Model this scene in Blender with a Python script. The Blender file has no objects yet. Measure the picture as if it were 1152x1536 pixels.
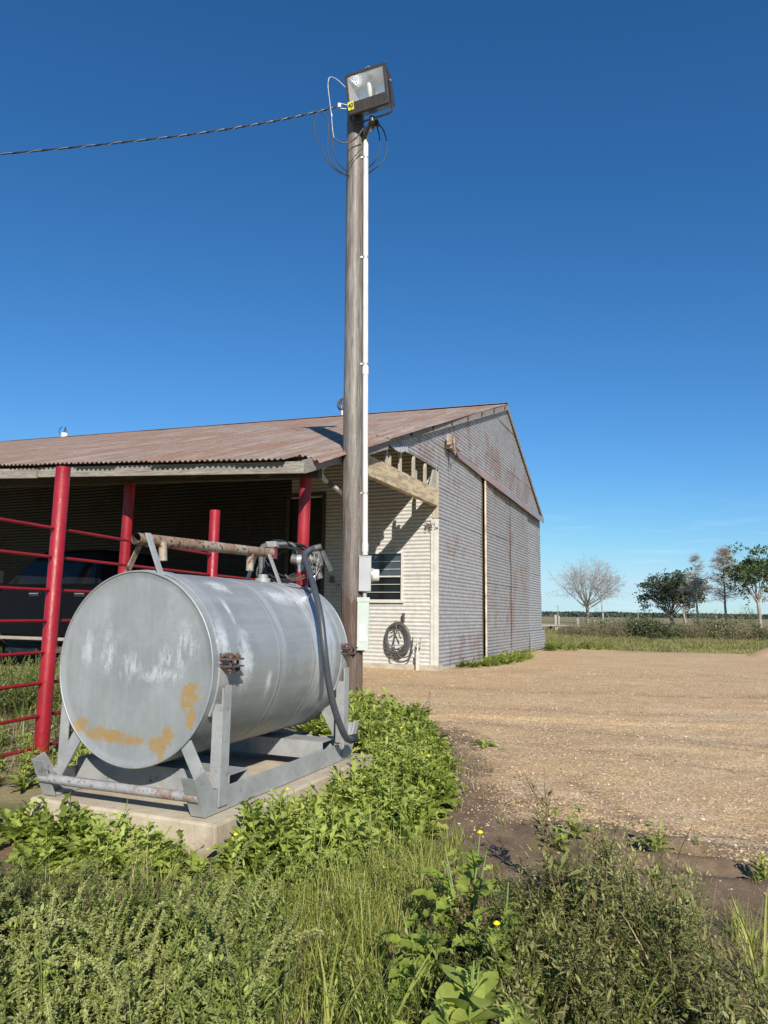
import bpy, bmesh, math, random
import numpy as np
from mathutils import Vector, Matrix

# ------------------------------------------------------------------ camera, sky, sun, exposure
SC = bpy.context.scene
COL = SC.collection
FPX, CAM_H, TH, ROLL = 1065.0, 1.10, math.atan(152/1065.0), 0.0125
cam_d = bpy.data.cameras.new('camera'); cam = bpy.data.objects.new('camera', cam_d); COL.objects.link(cam)
cam_d.sensor_fit = 'VERTICAL'; cam_d.sensor_height = 36.0; cam_d.sensor_width = 27.0
cam_d.lens = FPX/1536*36; cam_d.clip_start = 0.05; cam_d.clip_end = 6000
F_ = Vector((0, math.cos(TH), math.sin(TH))); U_ = Vector((0, -math.sin(TH), math.cos(TH))); R_ = Vector((1, 0, 0))
cx_, cy_ = R_*math.cos(ROLL)+U_*math.sin(ROLL), -R_*math.sin(ROLL)+U_*math.cos(ROLL)
m_ = Matrix((cx_, cy_, -F_)).transposed().to_4x4(); m_.translation = Vector((0, 0, CAM_H))
cam.matrix_world = m_
SC.camera = cam

SUN_EL, SUN_AZ = math.radians(31.5), math.radians(168.5)      # clockwise from +Y
sd = bpy.data.lights.new('sun', 'SUN'); sun = bpy.data.objects.new('sun', sd); COL.objects.link(sun)
sd.energy = 4.4; sd.angle = math.radians(0.5); sd.color = (1.0, 0.93, 0.83)
to_sun = Vector((math.sin(SUN_AZ)*math.cos(SUN_EL), math.cos(SUN_AZ)*math.cos(SUN_EL), math.sin(SUN_EL)))
sun.rotation_euler = to_sun.to_track_quat('Z', 'Y').to_euler()
sun.location = (3, -10, 12)

wd_ = bpy.data.worlds.new('World'); SC.world = wd_; wd_.use_nodes = True
nt = wd_.node_tree; nt.nodes.clear()
sky = nt.nodes.new('ShaderNodeTexSky'); sky.sky_type = 'NISHITA'; sky.sun_disc = False
sky.sun_elevation = SUN_EL; sky.sun_rotation = SUN_AZ
sky.altitude = 0; sky.air_density = 1.0; sky.dust_density = 0.05; sky.ozone_density = 6.0
# the photograph's deep polarised blue: each channel of the sky follows its own response curve
spl = nt.nodes.new('ShaderNodeSeparateColor'); hs = nt.nodes.new('ShaderNodeCombineColor')
for i, (k, p) in enumerate(((.349, 1.36), (.66, 1.055), (.878, .98))):
    pw_ = nt.nodes.new('ShaderNodeMath'); pw_.operation = 'POWER'; pw_.inputs[1].default_value = p
    ml_ = nt.nodes.new('ShaderNodeMath'); ml_.operation = 'MULTIPLY'; ml_.inputs[1].default_value = k
    nt.links.new(spl.outputs[i], pw_.inputs[0]); nt.links.new(pw_.outputs[0], ml_.inputs[0]); mn_ = nt.nodes.new('ShaderNodeMath'); mn_.operation = 'SMOOTH_MIN'; mn_.inputs[1].default_value = (3.7, 5.4, 6.3)[i]; mn_.inputs[2].default_value = 2.0
    nt.links.new(ml_.outputs[0], mn_.inputs[0]); nt.links.new(mn_.outputs[0], hs.inputs[i])
bgn = nt.nodes.new('ShaderNodeBackground'); bgn.inputs[1].default_value = 0.10
wo = nt.nodes.new('ShaderNodeOutputWorld')
# thin cirrus streaks low over the field
tc = nt.nodes.new('ShaderNodeTexCoord')
mp = nt.nodes.new('ShaderNodeMapping'); mp.inputs['Scale'].default_value = (3.0, 3.0, 42.0); mp.inputs['Rotation'].default_value = (0, 0.05, 0)
nz = nt.nodes.new('ShaderNodeTexNoise'); nz.inputs['Scale'].default_value = 2.2; nz.inputs['Detail'].default_value = 3
rp = nt.nodes.new('ShaderNodeValToRGB'); rp.color_ramp.elements[0].position = 0.54; rp.color_ramp.elements[1].position = 0.85
rp.color_ramp.elements[0].color = (0, 0, 0, 1); rp.color_ramp.elements[1].color = (.35, .35, .35, 1)
sep = nt.nodes.new('ShaderNodeSeparateXYZ')
band = nt.nodes.new('ShaderNodeMapRange'); band.inputs[1].default_value = 0.17; band.inputs[2].default_value = 0.08; band.clamp = True
mul = nt.nodes.new('ShaderNodeMath'); mul.operation = 'MULTIPLY'
mx = nt.nodes.new('ShaderNodeMix'); mx.data_type = 'RGBA'; mx.inputs[7].default_value = (6.0, 7.0, 8.0, 1)
L = nt.links.new
L(tc.outputs['Generated'], mp.inputs[0]); L(mp.outputs[0], nz.inputs['Vector']); L(nz.outputs[0], rp.inputs[0])
L(tc.outputs['Generated'], sep.inputs[0]); L(sep.outputs[2], band.inputs[0])
L(rp.outputs[0], mul.inputs[0]); L(band.outputs[0], mul.inputs[1]); L(mul.outputs[0], mx.inputs[0])
L(sky.outputs[0], spl.inputs[0]); L(hs.outputs[0], mx.inputs[6]); L(mx.outputs[2], bgn.inputs[0]); L(bgn.outputs[0], wo.inputs[0])

SC.view_settings.view_transform = 'Standard'; SC.view_settings.look = 'None'
SC.view_settings.exposure = 0.6; SC.view_settings.gamma = 1.0; SC.view_settings.use_curve_mapping = False
SC.render.engine = 'CYCLES'
SC.cycles.max_bounces = 6; SC.cycles.transparent_max_bounces = 8; SC.cycles.caustics_reflective = False; SC.cycles.caustics_refractive = False

# ------------------------------------------------------------------ helpers
rnd = random.Random(7); rng = np.random.default_rng(7)
def ray(u, v):
    x, y = (u-576)/FPX, (768-v)/FPX
    c, s = math.cos(ROLL), math.sin(ROLL)
    xr, yr = x*c-y*s, x*s+y*c
    return Vector((xr, math.cos(TH)-yr*math.sin(TH), math.sin(TH)+yr*math.cos(TH)))
def at(u, v, Y):            # the point at distance Y ahead seen at photo position (u, v)
    r = ray(u, v); return Vector((0, 0, CAM_H))+r*(Y/r.y)
def gnd(u, v, z=0.0):       # the ground point seen there
    r = ray(u, v); return Vector((0, 0, CAM_H))+r*((z-CAM_H)/r.z)

def tag(o, label=None, cat=None, group=None, kind=None):
    if label: o['label'] = label
    if cat: o['category'] = cat
    if group: o['group'] = group
    if kind: o['kind'] = kind
    return o
def thing(name, label, cat, loc=(0, 0, 0), rz=0.0, group=None):
    o = bpy.data.objects.new(name, None); COL.objects.link(o)
    o.location = loc; o.rotation_euler = (0, 0, rz); o.empty_display_size = 0.1
    return tag(o, label, cat, group)
def link(name, me, parent=None, loc=None, rot=None):
    o = bpy.data.objects.new(name, me); COL.objects.link(o)
    if parent is not None: o.parent = parent
    if loc is not None: o.location = loc
    if rot is not None: o.rotation_euler = rot
    return o
def np_mesh(name, V, T, mat, smooth=True, attrs=None, quads=False):
    V = np.asarray(V, np.float32).reshape(-1, 3); T = np.asarray(T, np.int32)
    k = T.shape[1]
    me = bpy.data.meshes.new(name); me.vertices.add(len(V)); me.vertices.foreach_set('co', V.ravel())
    me.loops.add(T.size); me.loops.foreach_set('vertex_index', T.ravel())
    me.polygons.add(len(T)); me.polygons.foreach_set('loop_start', np.arange(0, T.size, k, dtype=np.int32))
    me.polygons.foreach_set('loop_total', np.full(len(T), k, np.int32))
    me.polygons.foreach_set('use_smooth', np.full(len(T), smooth))
    for an, av in (attrs or {}).items():
        a = me.attributes.new(an, 'FLOAT', 'POINT'); a.data.foreach_set('value', np.asarray(av, np.float32))
    me.materials.append(mat); me.update(calc_edges=True)
    return me

class MB:
    """collects boxes, tubes and prisms into one mesh"""
    def __init__(s): s.v = []; s.f = []; s.sm = []
    def add(s, vs, fs, smooth=False):
        o = len(s.v); s.v += [tuple(v) for v in vs]; s.f += [tuple(i+o for i in f) for f in fs]; s.sm += [smooth]*len(fs); return s
    def box(s, a, b, M=None):
        x0, y0, z0 = a; x1, y1, z1 = b
        vs = [Vector(p) for p in ((x0,y0,z0),(x1,y0,z0),(x1,y1,z0),(x0,y1,z0),(x0,y0,z1),(x1,y0,z1),(x1,y1,z1),(x0,y1,z1))]
        if M is not None: vs = [M @ v for v in vs]
        return s.add(vs, [(0,3,2,1),(4,5,6,7),(0,1,5,4),(1,2,6,5),(2,3,7,6),(3,0,4,7)])
    def cbox(s, c, d, M=None):
        return s.box([c[i]-d[i]/2 for i in range(3)], [c[i]+d[i]/2 for i in range(3)], M)
    def bar(s, p, q, w, h, up=(0, 0, 1)):        # rectangular bar from p to q, w sideways, h along up
        p, q = Vector(p), Vector(q); d = (q-p); L_ = d.length; d.normalize(); u = Vector(up)
        r = d.cross(u).normalized(); u = r.cross(d).normalized()
        M = Matrix((r, d, u)).transposed().to_4x4(); M.translation = p
        return s.box((-w/2, 0, -h/2), (w/2, L_, h/2), M)
    def tube(s, pts, rad, n=10, caps=True):
        pts = [Vector(p) for p in pts]; k = len(pts)
        if not hasattr(rad, '__len__'): rad = [rad]*k
        vs = []; fs = []; pr = None
        for i, p in enumerate(pts):
            t = (pts[min(i+1, k-1)]-pts[max(i-1, 0)]).normalized()
            if pr is None: a = Vector((0, 0, 1)) if abs(t.z) < .9 else Vector((1, 0, 0)); r = t.cross(a).normalized()
            else: r = (pr-t*pr.dot(t)).normalized()
            pr = r; b = t.cross(r)
            for j in range(n):
                an = 2*math.pi*j/n; vs.append(p+(r*math.cos(an)+b*math.sin(an))*rad[i])
        for i in range(k-1):
            for j in range(n):
                j2 = (j+1) % n; fs.append((i*n+j, i*n+j2, (i+1)*n+j2, (i+1)*n+j))
        s.add(vs, fs, True)
        if caps:
            s.add(vs[:n], [tuple(reversed(range(n)))]); s.add(vs[-n:], [tuple(range(n))])
        return s
    def prism(s, poly, y0, y1, M=None):          # polygon in x,z extruded along y
        n = len(poly); vs = [Vector((p[0], y0, p[1])) for p in poly]+[Vector((p[0], y1, p[1])) for p in poly]
        if M is not None: vs = [M @ v for v in vs]
        fs = [tuple(range(n)), tuple(reversed(range(n, 2*n)))]+[(i, i+n, (i+1) % n+n, (i+1) % n) for i in range(n)]
        return s.add(vs, fs)
    def build(s, name, mat, parent=None, bevel=0.0, loc=None, rot=None):
        me = bpy.data.meshes.new(name); me.from_pydata(s.v, [], s.f)
        me.polygons.foreach_set('use_smooth', s.sm); me.materials.append(mat)
        bm = bmesh.new(); bm.from_mesh(me); bmesh.ops.recalc_face_normals(bm, faces=bm.faces)
        if bevel > 0:
            bm.edges.ensure_lookup_table()
            bmesh.ops.remove_doubles(bm, verts=bm.verts, dist=1e-5)
            es = [e for e in bm.edges if len(e.link_faces) == 2 and e.calc_face_angle(0) > 0.6]
            bmesh.ops.bevel(bm, geom=es, offset=bevel, segments=2, affect='EDGES', profile=0.5)
        bm.to_mesh(me); bm.free(); me.update()
        return link(name, me, parent, loc, rot)

def spline(pts, n=8):
    pts = [Vector(p) for p in pts]; out = []
    for i in range(len(pts)-1):
        p0, p1, p2, p3 = pts[max(i-1, 0)], pts[i], pts[i+1], pts[min(i+2, len(pts)-1)]
        for k in range(n):
            t = k/n
            out.append(0.5*((2*p1)+(p2-p0)*t+(2*p0-5*p1+4*p2-p3)*t*t+(3*p1-p0-3*p2+p3)*t**3))
    out.append(pts[-1]); return out

def vnoise(x, y, seed=0, octaves=4, lac=2.1, gain=.5):
    x = np.asarray(x, float); y = np.asarray(y, float); tot = np.zeros_like(x+y); amp = 1; nrm = 0
    g = np.random.default_rng(seed).random((256, 256))
    for o in range(octaves):
        xi = np.floor(x).astype(int); yi = np.floor(y).astype(int); fx = x-xi; fy = y-yi
        fx = fx*fx*(3-2*fx); fy = fy*fy*(3-2*fy)
        a = g[xi & 255, yi & 255]; b = g[(xi+1) & 255, yi & 255]; c = g[xi & 255, (yi+1) & 255]; d = g[(xi+1) & 255, (yi+1) & 255]
        tot = tot+amp*((a*(1-fx)+b*fx)*(1-fy)+(c*(1-fx)+d*fx)*fy); nrm += amp; amp *= gain; x = x*lac+17.3; y = y*lac+9.1
    return tot/nrm
def poly_sd(px, py, poly):      # signed distance, negative inside
    P = np.asarray(poly, float); px = np.asarray(px, float); py = np.asarray(py, float)
    d = np.full(px.shape, 1e9); ins = np.zeros(px.shape, bool); n = len(P)
    for i in range(n):
        a, b = P[i], P[(i+1) % n]; e = b-a
        wx, wy = px-a[0], py-a[1]; t = np.clip((wx*e[0]+wy*e[1])/(e@e+1e-12), 0, 1)
        d = np.minimum(d, (wx-t*e[0])**2+(wy-t*e[1])**2)
        c = ((a[1] > py) != (b[1] > py)) & (px < (b[0]-a[0])*(py-a[1])/(b[1]-a[1]+1e-12)+a[0])
        ins ^= c
    return np.where(ins, -1, 1)*np.sqrt(d)

# ------------------------------------------------------------------ materials
class NB:
    def __init__(s, name):
        s.m = bpy.data.materials.new(name); s.m.use_nodes = True; s.t = s.m.node_tree
        s.b = s.t.nodes['Principled BSDF']; s.out = s.t.nodes['Material Output']; s._tc = None
    def n(s, ty, **kw):
        nd = s.t.nodes.new(ty)
        for k, v in kw.items():
            if k.startswith('i_'): nd.inputs[k[2:]].default_value = v
            else: setattr(nd, k, v)
        return nd
    def l(s, a, b): s.t.links.new(a, b)
    def co(s, scale=(1, 1, 1), kind='Object', loc=(0, 0, 0), rot=(0, 0, 0)):
        if s._tc is None: s._tc = s.n('ShaderNodeTexCoord')
        mp = s.n('ShaderNodeMapping'); mp.inputs['Scale'].default_value = scale; mp.inputs['Location'].default_value = loc; mp.inputs['Rotation'].default_value = rot
        s.l(s._tc.outputs[kind], mp.inputs[0]); return mp.outputs[0]
    def noise(s, vec, scale, detail=4, rough=.55, dist=0.0):
        nd = s.n('ShaderNodeTexNoise'); nd.inputs['Scale'].default_value = scale; nd.inputs['Detail'].default_value = detail
        nd.inputs['Roughness'].default_value = rough; nd.inputs['Distortion'].default_value = dist
        s.l(vec, nd.inputs['Vector']); return nd.outputs[0]
    def vor(s, vec, scale, feature='F1', out=0):
        nd = s.n('ShaderNodeTexVoronoi'); nd.feature = feature; nd.inputs['Scale'].default_value = scale
        s.l(vec, nd.inputs['Vector']); return nd.outputs[out]
    def ramp(s, fac, stops):
        nd = s.n('ShaderNodeValToRGB'); e = nd.color_ramp.elements
        while len(e) < len(stops): e.new(0.5)
        for i, (p, c) in enumerate(stops):
            e[i].position = p; e[i].color = (c, c, c, 1) if not hasattr(c, '__len__') else (*c, 1)
        s.l(fac, nd.inputs[0]); return nd.outputs[0]
    def mix(s, fac, a, b, mode='MIX'):
        nd = s.n('ShaderNodeMix'); nd.data_type = 'RGBA'; nd.blend_type = mode
        for i, v in ((0, fac), (6, a), (7, b)):
            if hasattr(v, 'is_linked') or isinstance(v, bpy.types.NodeSocket): s.l(v, nd.inputs[i])
            else: nd.inputs[i].default_value = v if i == 0 else (*v, 1)
        return nd.outputs[2]
    def math(s, op, a, b=0.0, c=None, clamp=False):
        nd = s.n('ShaderNodeMath'); nd.operation = op; nd.use_clamp = clamp
        for i, v in enumerate((a, b) if c is None else (a, b, c)):
            if isinstance(v, bpy.types.NodeSocket): s.l(v, nd.inputs[i])
            else: nd.inputs[i].default_value = v
        return nd.outputs[0]
    def attr(s, name):
        nd = s.n('ShaderNodeAttribute'); nd.attribute_name = name; return nd.outputs['Fac']
    def rand(s): return s.n('ShaderNodeObjectInfo').outputs['Random']
    def sepx(s, vec): nd = s.n('ShaderNodeSeparateXYZ'); s.l(vec, nd.inputs[0]); return nd.outputs
    def color(s, c):
        if isinstance(c, bpy.types.NodeSocket): s.l(c, s.b.inputs['Base Color'])
        else: s.b.inputs['Base Color'].default_value = (*c, 1)
        return s
    def rough(s, r):
        if isinstance(r, bpy.types.NodeSocket): s.l(r, s.b.inputs['Roughness'])
        else: s.b.inputs['Roughness'].default_value = r
        return s
    def metal(s, v):
        if isinstance(v, bpy.types.NodeSocket): s.l(v, s.b.inputs['Metallic'])
        else: s.b.inputs['Metallic'].default_value = v
        return s
    def bump(s, h, strength=.3, dist=.01):
        nd = s.n('ShaderNodeBump'); nd.inputs['Strength'].default_value = strength; nd.inputs['Distance'].default_value = dist
        s.l(h, nd.inputs['Height']); s.l(nd.outputs[0], s.b.inputs['Normal']); return s

def simple(name, col, rough=.6, metal=0.0, var=.25, scale=12, bump=.15):
    n = NB(name); v = n.co()
    ns = n.noise(v, scale, 5)
    dark = tuple(c*(1-var) for c in col); lite = tuple(min(1, c*(1+var)) for c in col)
    n.color(n.ramp(ns, [(.3, dark), (.7, lite)])); n.rough(n.ramp(n.noise(v, scale*.7, 3), [(.3, rough*.85), (.7, min(1, rough*1.15))])).metal(metal)
    if bump: n.bump(n.noise(v, scale*8, 4), bump, .003)
    return n.m

def mat_corr(name, base, dark, rust, rust_amt, stretch, metal=.25, rough=.5, streak=None, streak_amt=0.0):
    """weathered corrugated iron; stretch squeezes the noise so stains run along the sheet or down the wall"""
    n = NB(name); v = n.co(); vs = n.co(scale=stretch)
    r = n.rand()
    big = n.noise(v, .55, 5, .6); fine = n.noise(v, 9, 6, .65)
    patch = n.noise(vs, 1.9, 8, .68, .4)
    c = n.mix(n.ramp(fine, [(.3, 0.0), (.72, 1.0)]), dark, base)
    c = n.mix(n.math('MULTIPLY', r, .35), c, tuple(x*.72 for x in base))
    if streak is not None:
        st = n.noise(vs, 5.5, 6, .7)
        c = n.mix(n.math('MULTIPLY', n.ramp(st, [(.45, 0.0), (.62, 1.0)]), streak_amt), c, streak)
    thr = n.math('ADD', n.math('MULTIPLY', big, .5), n.math('MULTIPLY', patch, .62))
    thr = n.math('ADD', thr, n.math('MULTIPLY', r, .06))
    rm = n.ramp(thr, [(rust_amt, 0.0), (rust_amt+.06, 1.0)])
    fleck = n.ramp(n.noise(v, 34, 6, .7), [(.42, .15), (.56, 1.0)])
    rm = n.math('MULTIPLY', rm, fleck)
    rc = n.mix(n.ramp(n.noise(v, 14, 4), [(.35, 0.0), (.7, 1.0)]), rust, tuple(x*.6 for x in rust))
    c = n.mix(n.math('MULTIPLY', rm, .85), c, rc)
    n.color(c); n.metal(n.math('MULTIPLY', n.math('SUBTRACT', 1.0, rm), metal))
    n.rough(n.ramp(rm, [(0, rough), (1, .85)])); n.bump(n.noise(v, 55, 4), .12, .004)
    return n.m

def mat_wood(name, a, b, c_, axis=0, scale=1.0, knots=True, rough=.85, peel=None):
    n = NB(name); st = [14*scale]*3; st[axis] = .8*scale
    v = n.co(scale=tuple(st)); v1 = n.co()
    g = n.noise(v, 2.2, 8, .7, .8); g2 = n.noise(v, 7.5, 5, .7)
    col = n.ramp(g, [(.28, a), (.5, b), (.75, c_)])
    col = n.mix(n.ramp(g2, [(.5, 0.0), (.62, .55)]), col, tuple(x*.35 for x in a))
    if peel is not None:
        pm = n.ramp(n.noise(n.co(scale=(1.2, 3, 5)), 2.6, 8, .75), [(.47, 0.0), (.53, 1.0)])
        col = n.mix(pm, col, peel)
    n.color(col).rough(rough); n.bump(n.math('ADD', g, g2), .5, .006); return n.m

def mat_leaf(name, a, b, c_, trans=.25, rough=.45, spec=.35):
    """a dark, b mid, c light, picked per leaf by the tint attribute"""
    n = NB(name); t = n.attr('tint'); v = n.co()
    mott = n.math('MULTIPLY', n.math('SUBTRACT', n.noise(v, 60, 3), .5), .35)
    f = n.math('ADD', t, mott, clamp=True)
    col = n.ramp(f, [(0.0, a), (.5, b), (1.0, c_)])
    n.color(col).rough(rough); n.b.inputs['Specular IOR Level'].default_value = spec
    tr = n.n('ShaderNodeBsdfTranslucent'); n.l(n.mix(.5, col, (.30, .38, .05)), tr.inputs[0])
    ms = n.n('ShaderNodeMixShader'); ms.inputs[0].default_value = trans
    n.l(n.b.outputs[0], ms.inputs[1]); n.l(tr.outputs[0], ms.inputs[2]); n.l(ms.outputs[0], n.out.inputs[0])
    return n.m

M = {}
M['gable'] = mat_corr('galvanised_gable', (.45, .45, .455), (.24, .24, .245), (.24, .13, .105), .615, (1, 1, .55), metal=.15)
M['door_sheet'] = mat_corr('galvanised_door', (.39, .385, .38), (.21, .207, .205), (.25, .135, .105), .622, (1, 1, .55), metal=.15)
M['cream_sheet'] = mat_corr('cream_sheet', (.59, .585, .55), (.44, .435, .40), (.32, .15, .07), .70, (1, 1, .7), metal=.1, rough=.55)
M['roof_sheet'] = mat_corr('roof_sheet', (.25, .195, .16), (.185, .135, .108), (.235, .11, .068), .56, (.16, 3.0, .16), metal=.1, rough=.75, streak=(.42, .36, .32), streak_amt=.5)
M['shade_sheet'] = mat_corr('shade_darkened_sheet', (.055, .052, .046), (.032, .03, .026), (.05, .028, .02), .60, (1, 1, .7), metal=.2, rough=.6)  # bay wall sheets, colour darkened to deepen the shade under the lean-to
M['flash'] = mat_corr('flashing_metal', (.34, .32, .32), (.22, .20, .20), (.24, .12, .10), .575, (1, 1, 1), metal=.3)
M['trim'] = simple('pale_trim', (.58, .57, .52), .5, .1, .12, 6)
M['wood_grey'] = mat_wood('weathered_board', (.14, .12, .10), (.27, .24, .20), (.40, .36, .30), 1)
M['wood_rake'] = mat_wood('weathered_rake_board', (.12, .11, .10), (.24, .22, .20), (.34, .32, .29), 0)
M['wood_beam'] = mat_wood('peeling_beam', (.20, .16, .10), (.34, .28, .19), (.45, .38, .26), 0, peel=(.50, .41, .26))
M['wood_dark'] = mat_wood('dark_timber', (.045, .036, .028), (.08, .065, .05), (.12, .097, .075), 1)
M['wood_stud'] = mat_wood('stud_wood', (.26, .23, .18), (.42, .37, .29), (.52, .47, .38), 2)
def mat_pole():
    n = NB('pole_wood'); v = n.co(scale=(11, 11, .6)); v2 = n.co(scale=(30, 30, .9))
    g = n.noise(v, 2.0, 8, .72, .8); fine = n.noise(v2, 2.2, 6, .75, .5); blot = n.noise(n.co(scale=(3, 3, .7)), 1.6, 6, .65)
    col = n.ramp(g, [(.32, (.08, .066, .055)), (.48, (.22, .195, .168)), (.66, (.42, .385, .34))])
    col = n.mix(n.ramp(blot, [(.42, .65), (.60, 0.0)]), col, (.095, .065, .048))
    col = n.mix(n.ramp(fine, [(.53, 0.0), (.60, .9)]), col, (.03, .024, .02))
    z = n.sepx(n.co())[2]
    col = n.mix(n.ramp(n.math('DIVIDE', n.math('ADD', z, n.math('MULTIPLY', blot, 1.2)), 9.0), [(.12, .75), (.34, 0.0)]), col, (.085, .052, .038))
    n.color(col).rough(.9); n.b.inputs['Specular IOR Level'].default_value = .2; n.bump(n.math('ADD', g, fine), .9, .012); return n.m
M['pole'] = mat_pole()
M['concrete'] = simple('concrete', (.40, .345, .265), .9, 0, .2, 7, .5)
def mat_rail():
    n = NB('grey_spotted_rail'); v = n.co()
    c = n.ramp(n.noise(v, 9, 5), [(.3, (.26, .265, .265)), (.7, (.38, .38, .375))])
    sp = n.ramp(n.noise(v, 48, 5, .7), [(.56, 0.0), (.61, .9)]); x = n.sepx(v)[0]
    c = n.mix(sp, c, (.13, .09, .065)); c = n.mix(n.math('MULTIPLY', n.ramp(n.noise(v, 14, 6, .75), [(.46, 0.0), (.60, .8)]), n.ramp(x, [(.0, .2), (.3, 1.0)])), c, (.24, .12, .06))
    n.color(c).rough(.65).metal(.15); n.bump(n.noise(v, 60, 4), .4, .003); return n.m
M['rail_grey'] = mat_rail()
def mat_slab():
    n = NB('stained_concrete'); v = n.co()
    c = n.ramp(n.noise(v, 5, 8, .7), [(.3, (.36, .30, .21)), (.55, (.47, .405, .30)), (.75, (.54, .48, .37))])
    c = n.mix(n.ramp(n.noise(n.co(scale=(1, 1, .45)), 2.3, 7, .7, .5), [(.50, 0.0), (.66, .6)]), c, (.21, .165, .115))
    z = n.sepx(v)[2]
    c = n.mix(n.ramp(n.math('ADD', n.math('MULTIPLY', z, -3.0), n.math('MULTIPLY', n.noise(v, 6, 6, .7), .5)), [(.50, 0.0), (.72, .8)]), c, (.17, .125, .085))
    c = n.mix(n.ramp(n.noise(v, 90, 3), [(.66, 0.0), (.72, .7)]), c, (.14, .11, .08))
    n.color(c).rough(.95); n.bump(n.noise(v, 26, 8, .75), .7, .006); return n.m
M['slab'] = mat_slab()
M['galv'] = simple('galvanised_wire', (.42, .40, .375), .5, .5, .2, 20)
M['pvc'] = simple('white_pvc', (.60, .595, .56), .5, 0, .16, 4, .05)
M['black'] = simple('black_rubber', (.022, .022, .024), .5, 0, .3, 20)
M['hose_grey'] = simple('grey_hose', (.05, .056, .064), .42, 0, .15, 20, .05)
M['hose_slate'] = simple('slate_hose', (.075, .075, .075), .5, 0, .3, 20, .05)
M['white_part'] = simple('pale_cast_metal', (.36, .36, .34), .45, .3, .15, 12)
M['grey_part'] = simple('grey_cast_metal', (.12, .12, .115), .6, .3, .3, 25)
M['rusty'] = simple('rusty_steel', (.12, .075, .055), .8, .2, .5, 40, .5)
M['brass'] = simple('brass', (.5, .36, .16), .4, .7, .2, 20)
M['bronze'] = simple('dark_bronze_paint', (.075, .062, .052), .38, .3, .15, 10, .05)
M['box_grey'] = simple('grey_box_paint', (.36, .37, .37), .45, .2, .08, 8, .05)
M['box_pale'] = simple('pale_green_box_paint', (.42, .47, .43), .45, .05, .08, 8, .05)
M['chrome'] = simple('chrome', (.7, .7, .7), .18, 1.0, .05, 10, 0)
M['truck_paint'] = simple('black_truck_paint', (.004, .0045, .006), .35, 0, .1, 3, 0)
M['truck_paint'].node_tree.nodes['Principled BSDF'].inputs['Specular IOR Level'].default_value = .14
M['dark_glass'] = simple('dark_glass', (.010, .011, .012), .08, 0, .1, 3, 0); M['dark_glass'].node_tree.nodes['Principled BSDF'].inputs['Specular IOR Level'].default_value = .25
M['window_glass'] = simple('window_glass', (.05, .065, .075), .08, 0, .2, 3, 0)
M['running_board'] = simple('running_board', (.34, .31, .26), .6, .1, .15, 10)
M['tyre'] = simple('tyre', (.02, .02, .02), .85, 0, .3, 20)
M['sheet_white'] = simple('old_white_block', (.30, .285, .25), .85, 0, .2, 5, .4)
M['bark'] = simple('bark_grey', (.30, .26, .22), .95, 0, .35, 4, .4)
M['bark_pale'] = simple('pale_twigs', (.34, .325, .31), .95, 0, .25, 3, .2)
M['bark_pink'] = simple('russet_twigs', (.36, .26, .22), .95, 0, .3, 3, .2)

def mat_red():
    n = NB('red_enamel'); v = n.co()
    c = n.ramp(n.noise(v, 3, 4), [(.3, (.20, .006, .012)), (.7, (.31, .012, .020))])
    c = n.mix(n.ramp(n.noise(v, 1.2, 5, .6), [(.45, 0.0), (.7, .35)]), c, (.33, .05, .055))
    c = n.mix(n.ramp(n.noise(v, 16, 7, .8), [(.63, 0.0), (.67, .8)]), c, (.12, .035, .02))
    c = n.mix(n.ramp(n.noise(v, 45, 3), [(.73, 0.0), (.77, .5)]), c, (.6, .35, .33))
    n.color(c).rough(n.ramp(n.noise(v, 20, 3), [(.3, .34), (.7, .5)])); n.b.inputs['Specular IOR Level'].default_value = .35; n.bump(n.noise(n.co(scale=(1, 1, .45)), 42, 4, .6, .6), .55, .005); return n.m
M['red'] = mat_red()

def mat_pipe():
    n = NB('rust_spotted_pipe'); v = n.co()
    c = n.ramp(n.noise(v, 5, 4), [(.3, (.27, .23, .18)), (.7, (.38, .34, .27))])
    sp = n.ramp(n.noise(v, 38, 4, .6), [(.54, 0.0), (.60, 1.0)]); big = n.ramp(n.noise(v, 7, 5), [(.40, 0.0), (.60, 1.0)])
    c = n.mix(n.math('MULTIPLY', big, .75), c, (.24, .13, .07)); c = n.mix(sp, c, (.13, .045, .02))
    n.color(c).rough(.7).metal(.15); n.bump(n.noise(v, 60, 3), .3, .003); return n.m
M['pipe'] = mat_pipe()

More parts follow.
